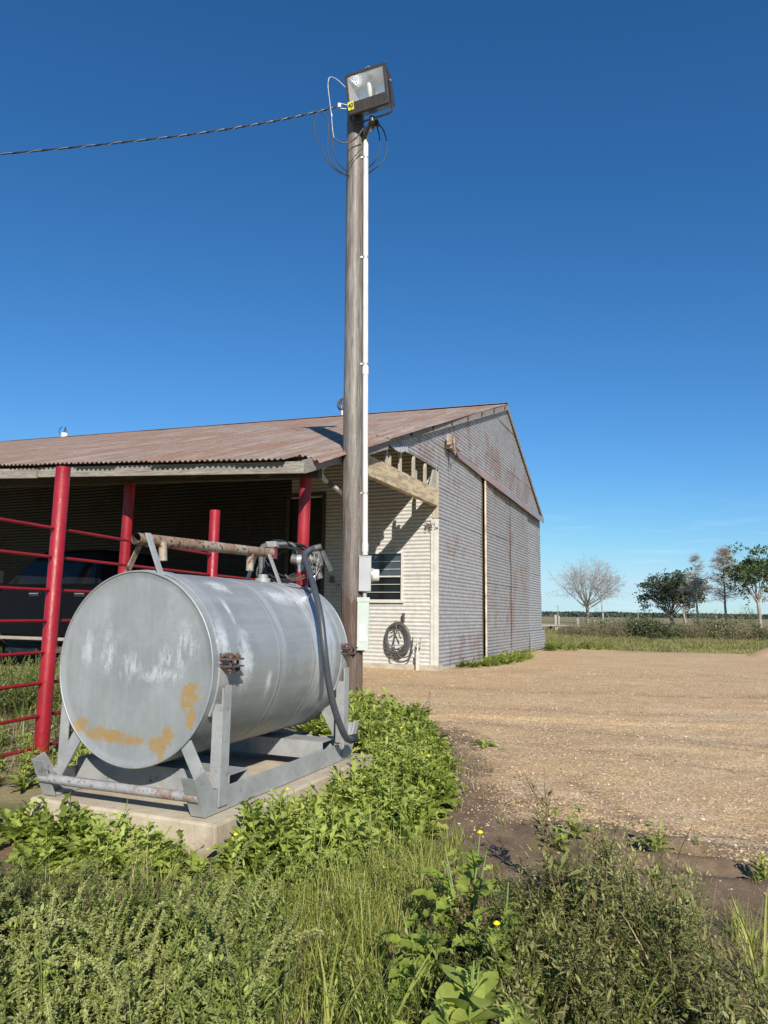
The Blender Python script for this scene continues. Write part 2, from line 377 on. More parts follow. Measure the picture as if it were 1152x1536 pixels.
def tank_mat(name, blobs, whites, endcap):
    """grey aluminium paint; blobs = worn ochre spots, whites = chalky scuffs, each (centre, radii) in tank space"""
    n = NB(name); v = n.co(); cl = n.noise(v, 2.3, 6, .6); fn = n.noise(v, 16, 7, .7)
    base = n.ramp(cl, [(.32, (.235, .252, .255)), (.68, (.31, .328, .33))])
    if not endcap:
        rg = n.noise(n.co(scale=(6, .35, 6)), 2.4, 7, .7)
        base = n.mix(n.math('MULTIPLY', n.ramp(rg, [(.45, 0.0), (.60, 1.0)]), .35), base, (.38, .40, .42))
        y = n.sepx(v)[1]
        for a0, a1, wgt in ((.62, .70, .4), (1.03, 1.33, .95), (.05, .16, .25)):
            bandm = n.math('MULTIPLY', n.math('GREATER_THAN', y, a0), n.math('LESS_THAN', y, a1))
            m = n.math('MULTIPLY', bandm, n.ramp(n.noise(n.co(scale=(1.5, 10, 1.5)), 2.6, 6, .7), [(.40, 0.0), (.56, wgt)]))
            base = n.mix(m, base, (.46, .49, .515))
        z = n.sepx(v)[2]
        low = n.math('MULTIPLY', n.ramp(z, [(.13, 1.0), (.30, 0.0)]), n.ramp(n.noise(n.co(scale=(9, 2, 2)), 2, 5), [(.4, 0.0), (.6, .7)]))
        base = n.mix(low, base, (.32, .28, .12))
    else:
        dr = n.noise(n.co(scale=(9, 1, 1.6)), 2.0, 6, .7)
        base = n.mix(n.math('MULTIPLY', n.ramp(dr, [(.47, 0.0), (.63, 1.0)]), .35), base, (.36, .385, .395))
    chalk = n.math('MULTIPLY', n.ramp(n.noise(n.co(scale=(1, 1, .8)), 3.1, 7, .72, .3), [(.47, 0.0), (.62, .62)]), n.ramp(n.noise(v, 24, 6, .8), [(.36, .15), (.58, 1.0)]))
    base = n.mix(n.math('MULTIPLY', chalk, .38), base, (.50, .52, .525))
    warp = n.math('ADD', n.math('MULTIPLY', n.noise(v, 11, 8, .8), .55), n.math('MULTIPLY', n.noise(v, 34, 8, .8), .45))
    def mask(lst, soft, thin):
        tot = None
        for c, r in lst:
            sv = n.n('ShaderNodeVectorMath'); sv.operation = 'SUBTRACT'; n.l(v, sv.inputs[0]); sv.inputs[1].default_value = c
            dv = n.n('ShaderNodeVectorMath'); dv.operation = 'DIVIDE'; n.l(sv.outputs[0], dv.inputs[0]); dv.inputs[1].default_value = r
            ln = n.n('ShaderNodeVectorMath'); ln.operation = 'LENGTH'; n.l(dv.outputs[0], ln.inputs[0])
            d = n.math('ADD', ln.outputs['Value'], n.math('MULTIPLY', n.math('SUBTRACT', warp, .5), thin))
            mk = n.ramp(d, [(max(0, .85-soft), 1.0), (.87, 0.0)])
            tot = mk if tot is None else n.math('MAXIMUM', tot, mk)
        return tot
    col = base
    if whites:
        scr = n.ramp(n.noise(n.co(scale=(3, 3, .8)), 11, 7, .8), [(.44, .0), (.53, 1.0)] if endcap else [(.34, .1), (.46, 1.0)])
        col = n.mix(n.math('MULTIPLY', n.math('MULTIPLY', mask(whites, .70, 3.4), scr), .62 if endcap else .95), col, (.62, .645, .65))
    if blobs:
        col = n.mix(n.math('MULTIPLY', n.math('MULTIPLY', mask(blobs, .22, 4.2), .92), n.ramp(n.noise(v, 28, 7, .8), [(.36, .25), (.50, 1.0)])), col, (.37, .235, .075))
    sp = n.ramp(n.noise(v, 60, 3), [(.74, 0.0), (.78, .7)])
    col = n.mix(sp, col, (.10, .07, .05))
    n.color(col).rough(n.ramp(fn, [(.3, .38), (.7, .58)])).metal(.25); n.bump(n.noise(v, 30, 4), .08, .003); return n.m
# ------------------------------------------------------------------ ground
def axis(lo, hi, fine, far_lo, far_hi, g=1.13):
    a = list(np.arange(lo, hi, fine)); st = fine; x = a[-1]
    while x < far_hi: st *= g; x += st; a.append(x)
    st = fine; x = lo; b = []
    while x > far_lo: st *= g; x -= st; b.append(x)
    return np.array(b[::-1]+a)
gx = axis(-3.6, 4.0, .032, -2500, 2500); gy = axis(1.4, 8.0, .032, -60, 5000)
GX, GY = np.meshgrid(gx, gy, indexing='xy')
def G2(pts): return [tuple(gnd(u, v))[:2] for u, v in pts]
SOIL = G2([(-500, 1240), (40, 1250), (330, 1290), (470, 1190), (560, 1120), (600, 1085), (680, 1110), (700, 1170), (740, 1235), (850, 1248), (950, 1262), (1152, 1292), (1500, 1330), (1600, 2600), (-900, 2600)])
LOT = [(-.75, 9.4), (-.2, 5.4), (.2, 3.8), (1.2, 3.2), (9, 2.9), (40, 2.0), (40, 19.5), (9.6, 22.4), (6.4, 24.5), (5.3, 24.0), (1.1, 14.0), (-.6, 14.9)]
def relief(x, y):
    near = np.exp(-((np.maximum(0, np.hypot(x, y-4)-5)/6)**2))
    sd = poly_sd(x, y, SOIL)
    mud = np.clip(.5-sd*3, 0, 1)*near
    z = (vnoise(x*1.1, y*1.1, 3)-.5)*.05*near+(vnoise(x*9, y*9, 5)-.5)*.012*near+(vnoise(x*6, y*6, 6, 3)-.5)*.030*mud*near
    # tyre ruts pressed into the damp edge of the lot, and faint ones across the gravel
    for (x0, y0, x1, y1, wd, dp) in ((.9, 3.75, 3.6, 2.7, .07, .035), (.6, 4.6, 1.5, 3.8, .05, .02), (1.0, 3.35, 3.9, 2.95, .07, .02), (.3, 8.0, 9, 6.6, .12, .02), (.5, 9.3, 12, 8.6, .14, .02)):
        ex, ey = x1-x0, y1-y0; t = np.clip(((x-x0)*ex+(y-y0)*ey)/(ex*ex+ey*ey), 0, 1)
        d = np.hypot(x-x0-t*ex, y-y0-t*ey+(vnoise(x*2, y*2, 9)-.5)*.12); z = z-dp*np.exp(-(d/wd)**2)+dp*.5*np.exp(-((d-1.7*wd)/wd)**2)
    far = np.clip((y-24)/12, 0, 1)*np.clip((60-y)/20, 0, 1)
    return z+(vnoise(x*.15, y*.15, 11)-.5)*.22*far
def ground_z(x, y): return float(relief(np.array([x]), np.array([y]))[0])
GZ = relief(GX, GY)
nse = vnoise(GX*1.6, GY*1.6, 21)-.5; ns2 = vnoise(GX*6, GY*6, 22)-.5
soil = np.clip(.5-(poly_sd(GX, GY, SOIL)-.08+nse*.8+ns2*.25)/.75, 0, 1)
lot = np.clip(.5-(poly_sd(GX, GY, LOT)+(vnoise(GX*.5, GY*.5, 23)-.5)*2.4+nse*.5)/.7, 0, 1)
def tracks(x, y):
    t = np.zeros_like(x); wob = (vnoise(x*1.3, y*1.3, 33, 3)-.5)*.22
    for line, wdt, amt in (([(520, 1022), (760, 1036), (1000, 1043), (1300, 1048)], .20, .9), ([(600, 1056), (800, 1064), (1300, 1078)], .16, .6), ([(690, 1082), (900, 1098), (1300, 1130)], .14, .8),
                           ([(720, 1108), (950, 1133), (1300, 1180)], .10, .7), ([(860, 1172), (960, 1232), (1060, 1250), (1300, 1272)], .05, 1.0), ([(700, 1140), (770, 1158), (800, 1190), (900, 1215)], .07, .8), ([(640, 1000), (900, 1012), (1300, 1016)], .35, .5), ([(990, 1110), (1300, 1145)], .05, .9)):
        P = G2(line)
        for (ax, ay), (bx_, by_) in zip(P[:-1], P[1:]):
            ex, ey = bx_-ax, by_-ay; k = np.clip(((x-ax)*ex+(y-ay)*ey)/(ex*ex+ey*ey), 0, 1)
            t = np.maximum(t, amt*np.exp(-((np.hypot(x-ax-k*ex, y-ay-k*ey)+wob*wdt*6*(.3))/wdt)**2))
    return t
TRK = tracks(GX, GY); GZ = GZ-.012*TRK
nyy, nxx = GX.shape
idx = np.arange(nyy*nxx).reshape(nyy, nxx)
Q = np.stack([idx[:-1, :-1], idx[:-1, 1:], idx[1:, 1:], idx[1:, :-1]], -1).reshape(-1, 4)
def mat_ground():
    n = NB('ground'); v = n.co(); soilm, lotm = n.attr('soil'), n.attr('lot')
    # gravel
    cells = n.vor(v, 150, out=1); cg = n.sepx(cells)[0]
    g = n.ramp(cg, [(0.0, (.40, .255, .125)), (.45, (.53, .355, .175)), (.8, (.60, .415, .22)), (1.0, (.70, .56, .37))])
    g2 = n.ramp(n.noise(v, 130, 3, .7), [(.3, (.39, .25, .12)), (.7, (.63, .44, .235))])
    g = n.mix(.5, g, g2)
    track = n.noise(n.co(scale=(.30, 1.9, 1), rot=(0, 0, .16)), 1.1, 9, .72, .3)
    g = n.mix(n.ramp(track, [(.47, 0.0), (.62, .50)]), g, (.33, .235, .14))
    tk = n.math('MULTIPLY', n.attr('track'), n.ramp(n.noise(n.co(scale=(.8, 3, 1), rot=(0, 0, .12)), 3.0, 8, .75), [(.40, .0), (.56, 1.0)]))
    g = n.mix(n.math('MULTIPLY', tk, .85), g, (.17, .125, .085))
    g = n.mix(n.ramp(n.noise(v, .9, 6, .65, .4), [(.50, 0.0), (.62, .45)]), g, (.60, .47, .31))
    g = n.mix(n.ramp(n.noise(v, .55, 4), [(.35, .25), (.6, 0.0)]), g, (.42, .28, .15))
    sp_ = n.sepx(n.vor(v, 85, out=1))[1]
    g = n.mix(n.ramp(sp_, [(.84, 0.0), (.88, .7)]), g, (.18, .125, .08)); g = n.mix(n.ramp(sp_, [(.12, .85), (.17, 0.0)]), g, (.74, .59, .41))
    g = n.mix(n.math('MULTIPLY', n.ramp(n.noise(v, 2.6, 8, .75), [(.52, 0.0), (.68, .40)]), 1.0), g, (.24, .17, .105))
    # damp dark soil
    s = n.ramp(n.noise(v, 7, 8, .75), [(.30, (.11, .076, .048)), (.55, (.19, .135, .085)), (.75, (.27, .20, .13))])
    s = n.mix(n.ramp(n.vor(v, 60), [(.05, .55), (.16, 0.0)]), s, (.36, .29, .21))
    # dry field grass
    f = n.ramp(n.noise(n.co(scale=(.35, 1, 1)), 1.1, 8, .7), [(.30, (.09, .115, .035)), (.42, (.22, .20, .09)), (.55, (.34, .285, .16)), (.78, (.27, .205, .125))])
    f = n.mix(n.ramp(n.noise(v, 25, 6, .7), [(.3, .55), (.7, 0.0)]), f, (.12, .11, .05))
    col = n.mix(lotm, f, g)
    sm = n.math('ADD', soilm, n.math('MULTIPLY', n.math('SUBTRACT', n.noise(v, 22, 6, .75), .5), n.math('MULTIPLY', soilm, n.math('SUBTRACT', 1.0, soilm))), clamp=True)
    patch = n.ramp(n.noise(v, 1.3, 7, .7, .6), [(.56, 0.0), (.64, .75)])
    sm2 = n.math('MAXIMUM', n.ramp(n.math('ADD', sm, n.math('ADD', n.math('MULTIPLY', n.math('SUBTRACT', n.noise(v, 6, 9, .8), .5), 1.3), n.math('MULTIPLY', n.math('SUBTRACT', n.vor(v, 70), .35), .7))), [(.40, 0.0), (.64, 1.0)]), n.math('MULTIPLY', patch, n.attr('near')))
    col = n.mix(sm2, col, s)
    n.color(col).rough(.95); n.b.inputs['Specular IOR Level'].default_value = .15
    h = n.math('ADD', n.vor(v, 150), n.math('MULTIPLY', n.noise(v, 40, 6, .7), 1.2))
    n.bump(h, .45, .008); return n.m
near = np.clip(1.1-np.hypot(GX-.4, GY-3.9)/2.6, 0, 1)
gme = np_mesh('ground', np.stack([GX, GY, GZ], -1), Q, mat_ground(), True, {'track': TRK.ravel(), 'soil': soil.ravel(), 'lot': lot.ravel(), 'near': near.ravel()})
tag(link('ground', gme), kind='structure')

# loose pebbles lying on the lot
def pebbles():
    base = np.array([(1,0,0),(-1,0,0),(0,1,0),(0,-1,0),(0,0,.7),(0,0,-.7)], float)
    tri = np.array([(0,2,4),(2,1,4),(1,3,4),(3,0,4),(2,0,5),(1,2,5),(3,1,5),(0,3,5)])
    n = 34000
    y = 2.6+rng.random(n)**1.7*13; x = -0.9+rng.random(n)*(y*.75+2.0)
    lt = poly_sd(x, y, LOT)+(vnoise(x*2, y*2, 31)-.5)*.8; so = poly_sd(x, y, SOIL)
    keep = (lt < .1) & ((so > -.15) | (rng.random(n) < .13)); x, y = x[keep], y[keep]; n = len(x)
    sz = (.0028+.0055*rng.random(n)**4)*(1+.05*y); z = relief(x, y)
    sc = sz[:, None]*(.6+.8*rng.random((n, 3))); an = rng.random(n)*6.28
    v = base[None]*sc[:, None, :]*(.8+.4*rng.random((n, 6, 1)))
    c, s = np.cos(an)[:, None], np.sin(an)[:, None]
    v = np.stack([v[..., 0]*c-v[..., 1]*s+x[:, None], v[..., 0]*s+v[..., 1]*c+y[:, None], v[..., 2]+z[:, None]+sz[:, None]*.3], -1)
    T = (tri[None]+(np.arange(n)*6)[:, None, None]).reshape(-1, 3)
    m = NB('pebble'); m.color(m.ramp(m.attr('tint'), [(0, (.24, .16, .09)), (.6, (.50, .36, .22)), (1, (.66, .55, .40))])).rough(.9)
    me = np_mesh('loose_pebbles', v, T, m.m, False, {'tint': np.repeat(rng.random(n), 6)})
    tag(link('loose_pebbles', me), 'tan and cream pebbles scattered over the gravel lot', 'pebbles', kind='stuff')
pebbles()

# ------------------------------------------------------------------ barn
A0 = Vector((1.072, 14.221, 0)); BROT = math.atan2(.919, .395)
barn = thing('barn', 'long old barn clad in rusty corrugated iron with an open lean-to shed side', 'barn', A0, BROT)
BM = Matrix.Translation(A0) @ Matrix.Rotation(BROT, 4, 'Z')
def zroof(s, w):
    if s <= 5.93: return 5.033+.3445*s+w*(.055*(5.93-s)+.03*(s+5.75))/11.68
    return 7.076-.504*(s-5.93)+w*.03
def sheet(name, P, u0f, u1f, v0, v1, pitch, amp, nu, mat, parent, ns=6, ph=0.0, **kw):
    nv = max(2, int(round((v1-v0)/pitch*ns)))+1
    vs = []; k = 0
    wob = rnd.uniform(-1, 1)*.004; tl = rnd.uniform(-1, 1)*.003
    for i in range(nv):
        v = v0+(v1-v0)*i/(nv-1); a, b = u0f(v), u1f(v)
        if b < a: b = a
        off = amp*math.sin(2*math.pi*(v-ph)/pitch)
        for j in range(nu+1):
            u = a+(b-a)*j/nu; vs.append(P(u, v, off+wob+tl*(v-v0)+.002*math.sin(u*2.3+v0*7)))
    T = [(i*(nu+1)+j, i*(nu+1)+j+1, (i+1)*(nu+1)+j+1, (i+1)*(nu+1)+j) for i in range(nv-1) for j in range(nu)]
    me = np_mesh(name, vs, T, mat, True)
    return link(name, me, parent)

# framing behind the gable, then the sheets on it
gw = MB()
for s in np.arange(.1, 10.7, 1.3): gw.box((s, .05, .02), (s+.09, .14, zroof(s, 0)-.12))
for z in (1.5, 3.0): gw.box((.05, .142, z), (10.7, .19, z+.09))
gable = gw.build('gable_wall', M['wood_dark'], barn)
Pg = lambda u, v, o: (u, -.01-o, v)
sl = lambda z: (z-5.033)/.3445-.02 if z < 7.07 else 5.93
sr = lambda z: 5.93+(7.076-z)/.504
PG, AG = .078, .0105
rows = [(0.03, .62), (.60, 1.22), (1.2, 1.83), (1.81, 2.45), (2.43, 3.06), (3.04, 3.68), (3.66, 4.05), (4.03, 4.62)]
for i, (z0, z1) in enumerate(rows):                      # fixed wall beside the corner
    for a, b in ((.03, 3.34),):
        lo = -2.95 if i == 7 else a
        if i == 7: sheet('sheet', Pg, lambda z: max(sl(z), -2.95+(z-4.03)*.0), lambda z: .75, z0, z1, PG, AG, 6, M['gable'], gable); a = .72
        sheet('sheet', lambda u, v, o, k=i: (u, -.012-.003*(k % 2)-o, v), lambda z: a, lambda z: b, z0, z1, PG, AG, 6, M['gable'], gable)
for i, (z0, z1) in enumerate(rows):                      # far end piece, its lowest sheet kicked out
    out = .09 if i == 0 else (.0 if i > 1 else .01)
    sheet('sheet', lambda u, v, o, k=out: (u, -.012-o-k*(1-.3*v), v), lambda z: 8.45, lambda z: 10.78+(.12 if z < .62 else 0) if z < 4.6 else min(10.78, sr(z)), z0, min(z1, 4.6), PG, AG, 5, M['gable'], gable)
zz = 4.55
for i in range(5):                                       # gable triangle
    z0, z1 = zz, min(zz+.64, 7.03); zz += .62
    L0, R0 = sl(z0), sr(z0); cuts = [L0-.5]+[c for c in ((1.1, 4.6, 8.2), (-.2, 3.2, 6.9), (2.4, 5.3, 8.0), (4.1, 6.6), (5.4,))[i]]+[R0+.5]
    for a, b in zip(cuts[:-1], cuts[1:]):
        sheet('sheet', lambda u, v, o, k=i: (u, -.018-.003*(k % 2)-o, v), lambda z, a=a: max(a, sl(z)), lambda z, b=b: min(b+.03, sr(z)), z0, z1, PG, AG, 6, M['gable'], gable)
# buckled strip at the foot of the gable over the gap
tb = []; us = np.linspace(-3.15, -1.75, 30)
for j, u in enumerate(us):
    f = (u+3.15)/1.4; low = 3.98-.10*math.sin(f*3.1)**2*(1 if f < .75 else .3)-(.03 if j % 3 == 1 else 0)-.012*rnd.random()
    c = .0105*math.sin(j*2.1); tb += [(u, -.03+c, max(low+.02, min(4.12, zroof(u, 0)-.03))), (u+.01, -.06-c-.05*math.sin(f*3.1), low)]
link('torn_sheet', np_mesh('torn_sheet', tb, [(i, i+1, i+3, i+2) for i in range(0, 58, 2)], M['gable'], False), barn)['label'] = 'torn bent strip hanging at the gable foot'

# sliding doors, with sheets proud of the wall
for k, (a, b) in enumerate(((3.47, 6.05), (6.07, 8.40))):
    dm = MB(); y = -.075-.012*k
    for s in (a+.02, b-.09): dm.box((s, y+.012, .05), (s+.07, y+.05, 4.42))
    for z in (.06, 2.2, 4.34): dm.box((a+.1, y+.014, z), (b-.1, y+.048, z+.08))
    door = dm.build('sliding_door', M['wood_dark'], barn)
    for i, (z0, z1) in enumerate([(0.05, .66), (.64, 1.27), (1.25, 1.9), (1.88, 2.53), (2.51, 3.16), (3.14, 3.79), (3.77, 4.46)]):
        sheet('sheet', lambda u, v, o, y=y, i=i: (u, y-.004*(i % 2)-o, v), lambda z: a, lambda z: b, z0, z1, PG, AG, 4, M['door_sheet'], door)
jm = MB(); jm.box((3.2, .0, .03), (3.6, .03, 4.5)); jm.build('door_jamb', M['wood_dark'], barn)
dp = MB(); dp.tube([(3.41, -.085, .02), (3.40, -.09, 2.2), (3.42, -.085, 4.48)], .026, 10)
dp.build('door_edge_pipe', simple('cream_flaking_paint', (.50, .40, .29), .7, .1, .45, 5, .3), barn)
# flashing over the track: narrow on the left, wide and bulging on the right
fl = []
pts = [(.62, 4.63, .10, .03), (1.6, 4.60, .11, .04), (2.7, 4.57, .13, .05), (3.35, 4.55, .14, .05), (3.42, 4.60, .22, .10), (4.2, 4.58, .26, .15), (5.4, 4.55, .27, .17), (6.6, 4.53, .27, .15), (8.0, 4.5, .27, .14), (9.4, 4.47, .26, .13), (10.75, 4.44, .25, .11)]
for s, z, h, o in pts: fl += [(s, -.035, z+.06), (s, -.05-o*.55, z-.02), (s, -.05-o, z-h)]
FT = []
for i in range(len(pts)-1):
    for j in (0, 1): FT.append((i*3+j, i*3+j+1, i*3+j+4, i*3+j+3))
link('track_flashing', np_mesh('track_flashing', fl, FT, M['flash'], True), barn)
tr = MB(); tr.tube([(.30, -.15, 4.66), (1.05, -.15, 4.64)], .045, 10); tr.box((.45, -.2, 4.56), (.53, 0, 4.74)); tr.tube([(.42, -.22, 4.80), (.42, -.24, 4.52), (.5, -.27, 4.47)], .018, 6)
tr.box((.30, -.19, 4.6), (.36, -.11, 4.83)); tr.tube([(.56, -.19, 4.50), (.62, -.19, 4.44), (.66, -.19, 4.54)], .015, 6)
tr.build('door_track_bracket', simple('rusty_pale_bracket', (.36, .28, .22), .7, .2, .5, 14, .4), barn)

# corner trim
ct = MB(); ct.box((-.035, -.045, .1), (-.005, .05, 3.0)); ct.box((-.037, .055, .1), (-.012, .12, 3.0)); ct.build('corner_trim', M['trim'], barn)
ct = MB(); ct.box((-.022, -.035, 3.02), (.022, .09, 3.98)); ct.build('corner_board', M['wood_stud'], barn)
# wall foundation
fd = MB(); fd.box((-.10, -.06, -.15), (.2, 21.5, .10)); fd.box((.21, -.04, -.15), (10.8, .25, .035)); fd.build('foundation', M['concrete'], barn, .008)

# front wall under the lean-to, with window and door openings
fw = MB()
for w in np.arange(.15, 21, 1.25):
    if not (.7 < w < 1.7 or 2.5 < w < 3.4): fw.box((.04, w, .1), (.13, w+.07, zroof(0, w)-.15))
front = fw.build('front_wall', M['wood_dark'], barn)
Pf = lambda u, v, o: (-.005-o, u, v)
WIN = (.745, 1.60, 1.37, 2.32); DOOR = (2.62, 3.42, .1, 3.55)
zr = [.09, .73, 1.37, 1.85, 2.32, 2.95, 3.58, 4.25, 4.95]
for i in range(8):
    z0, z1 = zr[i], zr[i+1]+.01
    cuts = [(.07, WIN[0] if 2 <= i <= 3 else 1.1)]
    cuts += [(WIN[1] if 2 <= i <= 3 else 1.1, DOOR[0] if i <= 5 else 3.4), (DOOR[1] if i <= 5 else 3.4, 6.0), (6.0, 8.7), (8.7, 11.4), (11.4, 14.1), (14.1, 17.0), (17.0, 21.4)]
    if i >= 2: cuts[0] = (.0 if i > 4 else .07, cuts[0][1])
    for a, b in cuts:
        sheet('sheet', lambda u, v, o, i=i: (-.006-.003*(i % 2)-o, u, v), lambda z: a, lambda z: b, z0, z1, PG, AG, 4, M['cream_sheet'] if a < 2.5 else M['shade_sheet'], front)
# nest of rust at the corner
rs = MB()
for k in range(26):
    p = Vector((-.03-.03*rnd.random(), .12+rnd.gauss(0, .07), 2.86+rnd.gauss(0, .05)))
    rs.tube([p, p+Vector((-.02, rnd.uniform(-.09, .09), rnd.uniform(-.09, .05)))], .006, 4)
rs.build('wire_nest', M['rusty'], barn)
# window
W0, W1, Z0, Z1 = WIN
wf = MB()
wf.box((-.05, W0-.03, Z1), (.03, W1+.03, Z1+.035)); wf.box((-.07, W0-.05, Z0-.055), (.03, W1+.05, Z0))
wf.box((-.05, W0-.03, Z0), (.03, W0+.012, Z1)); wf.box((-.05, W1-.012, Z0), (.03, W1+.03, Z1)); wf.box((-.03, W0+.012, 1.835), (.015, W1-.012, 1.865))
win = wf.build('window', M['trim'], barn, .003)
for k, z in enumerate((1.53, 1.69, 2.0, 2.16)): MB().box((-.012, W0+.014, z-.005), (.006, W1-.014, z+.005)).build('glazing_bar', M['trim'], win)
MB().box((.008, W0+.014, 1.867), (.012, W1-.014, Z1-.002)).build('pane', M['window_glass'], win)
MB().box((.016, W0+.014, Z0+.002), (.02, W1-.014, 1.833)).build('pane', M['dark_glass'], win)
# dark room behind: inner skin keeps the daylight out
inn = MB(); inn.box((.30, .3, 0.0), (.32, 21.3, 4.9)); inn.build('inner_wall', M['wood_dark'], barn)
dr = MB(); dr.box((.05, DOOR[0]-.03, .1), (.09, DOOR[1]+.03, 3.56)); dr.build('opening_shade_panel', simple('opening_shade', (.02, .018, .015), .8), barn)  # near-black panel stands in for the shade inside the door opening
df = MB(); df.box((-.04, DOOR[0]-.09, .1), (.0, DOOR[0]-.01, 3.62)); df.box((-.04, DOOR[1]+.01, .1), (0, DOOR[1]+.09, 3.62)); df.box((-.04, DOOR[0]-.09, 3.625), (0, DOOR[1]+.09, 3.70)); df.build('door_frame', M['wood_dark'], barn)
MB().box((-.055, 2.28, 1.72), (-.02, 2.38, 1.86)).build('wall_box', M['grey_part'], barn)
# other walls that close the barn
bw = MB(); bw.box((10.72, .2, 0), (10.8, 21.4, 4.3)); bw.box((.3, 21.45, 0), (10.8, 21.5, 4.4)); bw.build('rear_walls', M['door_sheet'], barn)

# roof: purlins as the roof part, every sheet its own piece
pr = MB()
for s in (-5.4, -4.2, -3.0, -1.8, -.6, .6, 1.8, 3.0, 4.2, 5.4):
    pr.bar((s, -.15, zroof(s, -.15)-.075), (s, 21.4, zroof(s, 21.4)-.075), .05, .09)
for s in (6.6, 8.2, 9.8, 10.9): pr.bar((s, -.05, zroof(s, 0)-.075), (s, 21.4, zroof(s, 21.4)-.075), .05, .09)
roof = pr.build('roof', M['wood_dark'], barn)
PR, AR = .089, .016
cols = [(-.28, .08)]+[(.08+k*.712, .08+(k+1)*.712+.03) for k in range(30)]
sb = [-5.80, -3.0, .1, 3.1, 5.96]
for ci, (w0, w1) in enumerate(cols):
    for r in range(4):
        a, b = sb[r]-(.06 if r else 0)+rnd.uniform(-.03, .03)*(r == 0), sb[r+1]
        if ci == 0 and r == 0: a = -5.50
        def P(u, v, o, r=r, ci=ci):
            if ci == 0 and v < .08: v = .08-(.08-v)*(1-.62*max(0, min(1, (u+5.8)/11.7)))
            z = zroof(u, v)+o+.010*(3-r)*.4+.002
            if ci == 0: z -= .10*(max(0, (.08-v))/.36)**2*(1 if r == 0 else .6)
            return (u, v, z)
        sheet('roof_sheet', P, lambda v: a, lambda v: b, w0, w1, PR, AR, 5, M['roof_sheet'], roof)
    if ci % 3 == 0:
        w2 = cols[min(ci+2, len(cols)-1)][1]
        sheet('roof_sheet', lambda u, v, o: (u, v, zroof(u, v)+o), lambda v: 5.95, lambda v: 11.15, max(w0, -.06), w2, PR, AR*.8, 4, M['roof_sheet'], roof, ns=4)
rc = MB(); rc.add([(5.78, -.07, zroof(5.78, 0)+.03), (5.94, -.07, 7.12), (6.10, -.07, zroof(6.1, 0)+.03), (5.78, 21.4, zroof(5.78, 21.4)+.03), (5.94, 21.4, 7.12+.64), (6.10, 21.4, zroof(6.1, 21.4)+.03)], [(0, 1, 4, 3), (1, 2, 5, 4)])
rc.build('ridge_cap', M['flash'], roof)
# gable rake flashings and boards
rk = MB(); rk.bar((-2.9, -.10, zroof(-2.9, 0)-.10), (5.93, -.10, 7.03-.07), .03, .13); rk.build('rake_board', M['wood_rake'], barn)
rk = MB(); rk.bar((-5.68, -.143, zroof(-5.68, 0)-.125), (-2.95, -.14, zroof(-2.95, 0)-.145), .04, .17); rk.build('rake_board', M['wood_rake'], barn)
rk = MB(); rk.bar((5.98, -.06, 7.0), (11.2, -.06, zroof(11.2, 0)-.06), .03, .12); rk.build('rake_board', M['wood_rake'], barn)
# eave fascia in two lengths, header beam below it, rafters, posts
EV = lambda w: zroof(-5.75, w)
f1 = MB(); f1.bar((-5.70, -.165, EV(0)-.115), (-5.70, 4.52, EV(4.52)-.115), .035, .155); f1.build('fascia_board', M['wood_grey'], barn, .003)
f2 = MB(); f2.bar((-5.715, 4.54, EV(4.54)-.13), (-5.715, 10.5, EV(10.5)-.13), .035, .155); f2.build('fascia_board', M['wood_grey'], barn, .003)
f3 = MB(); f3.bar((-5.70, 10.52, EV(10.52)-.13), (-5.70, 21.3, EV(21.3)-.13), .035, .155); f3.build('fascia_board', M['wood_grey'], barn, .003)
hb = MB(); hb.bar((-5.0, -.02, 3.05), (-5.0, 21.3, 3.05+21.3*.037), .12, .23); hb.build('header_beam', M['wood_dark'], barn, .006)
for k, w in enumerate(np.arange(.55, 21, 1.15)):
    MB().bar((-5.60, w, zroof(-5.60, w)-.20), (-.05, w, zroof(-.05, w)-.20), .045, .14).build('rafter', M['wood_dark'], barn)
MB().box((-4.15, -.03, 3.262), (-.05, .08, 3.60)).build('gable_beam', M['wood_beam'], barn, .008)
for s, top, wd in ((-2.66, 4.06, .07), (-2.02, 4.02, .07), (-1.35, 4.01, .075), (-.72, 4.0, .075)):
    MB().prism([(s-wd/2, 3.603), (s+wd/2, 3.603), (s+wd/2, top-.02), (s+wd*.1, top+.0), (s-wd/2, top-.09)], -.02, .025).build('stud', M['wood_stud'], barn)
for s, top in ((-2.47, 3.80), (-1.20, 3.77)):
    MB().box((s-.045, .0, 3.603), (s+.045, .05, top)).build('stud', M['wood_stud'], barn)
MB().prism([(-.42, 3.603), (-.05, 3.603), (-.05, 4.0), (-.20, 3.98)], -.005, .035).build('corner_gusset', M['sheet_white'], barn)
for s, w in ((-5.0, .24), (-5.0, 3.38), (-5.0, 6.9), (-5.0, 10.4)):
    p = MB(); top = 2.94+w*.037; p.tube([(s, w, -.1), (s+.0, w-.01, top/2), (s, w-.03, top)], .082, 20); p.build('support_post', M['red'], barn)
# white PVC elbow pipe under the rake
BI = BM.inverted()
pv = spline([BI @ at(492, 694, 9.7), BI @ at(482, 703, 9.75), BI @ at(482, 713, 9.85), BI @ at(489, 722, 10.0)], 5)
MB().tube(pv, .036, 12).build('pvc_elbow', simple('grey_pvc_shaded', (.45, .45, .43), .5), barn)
a, b = BI @ at(488, 721, 10.0), BI @ at(530, 752, 10.7); d = (b-a)
MB().tube([a, b], .034, 12).build('pvc_pipe', M['pvc'], barn)
MB().tube([a+d*.05, a+d*.22], .040, 12).build('pvc_coupler', M['black'], barn)
MB().tube([b, b+Vector((.0, .0, -.05)), Vector((b.x, b.y, 0))], .032, 10).build('pvc_pipe', M['pvc'], barn)

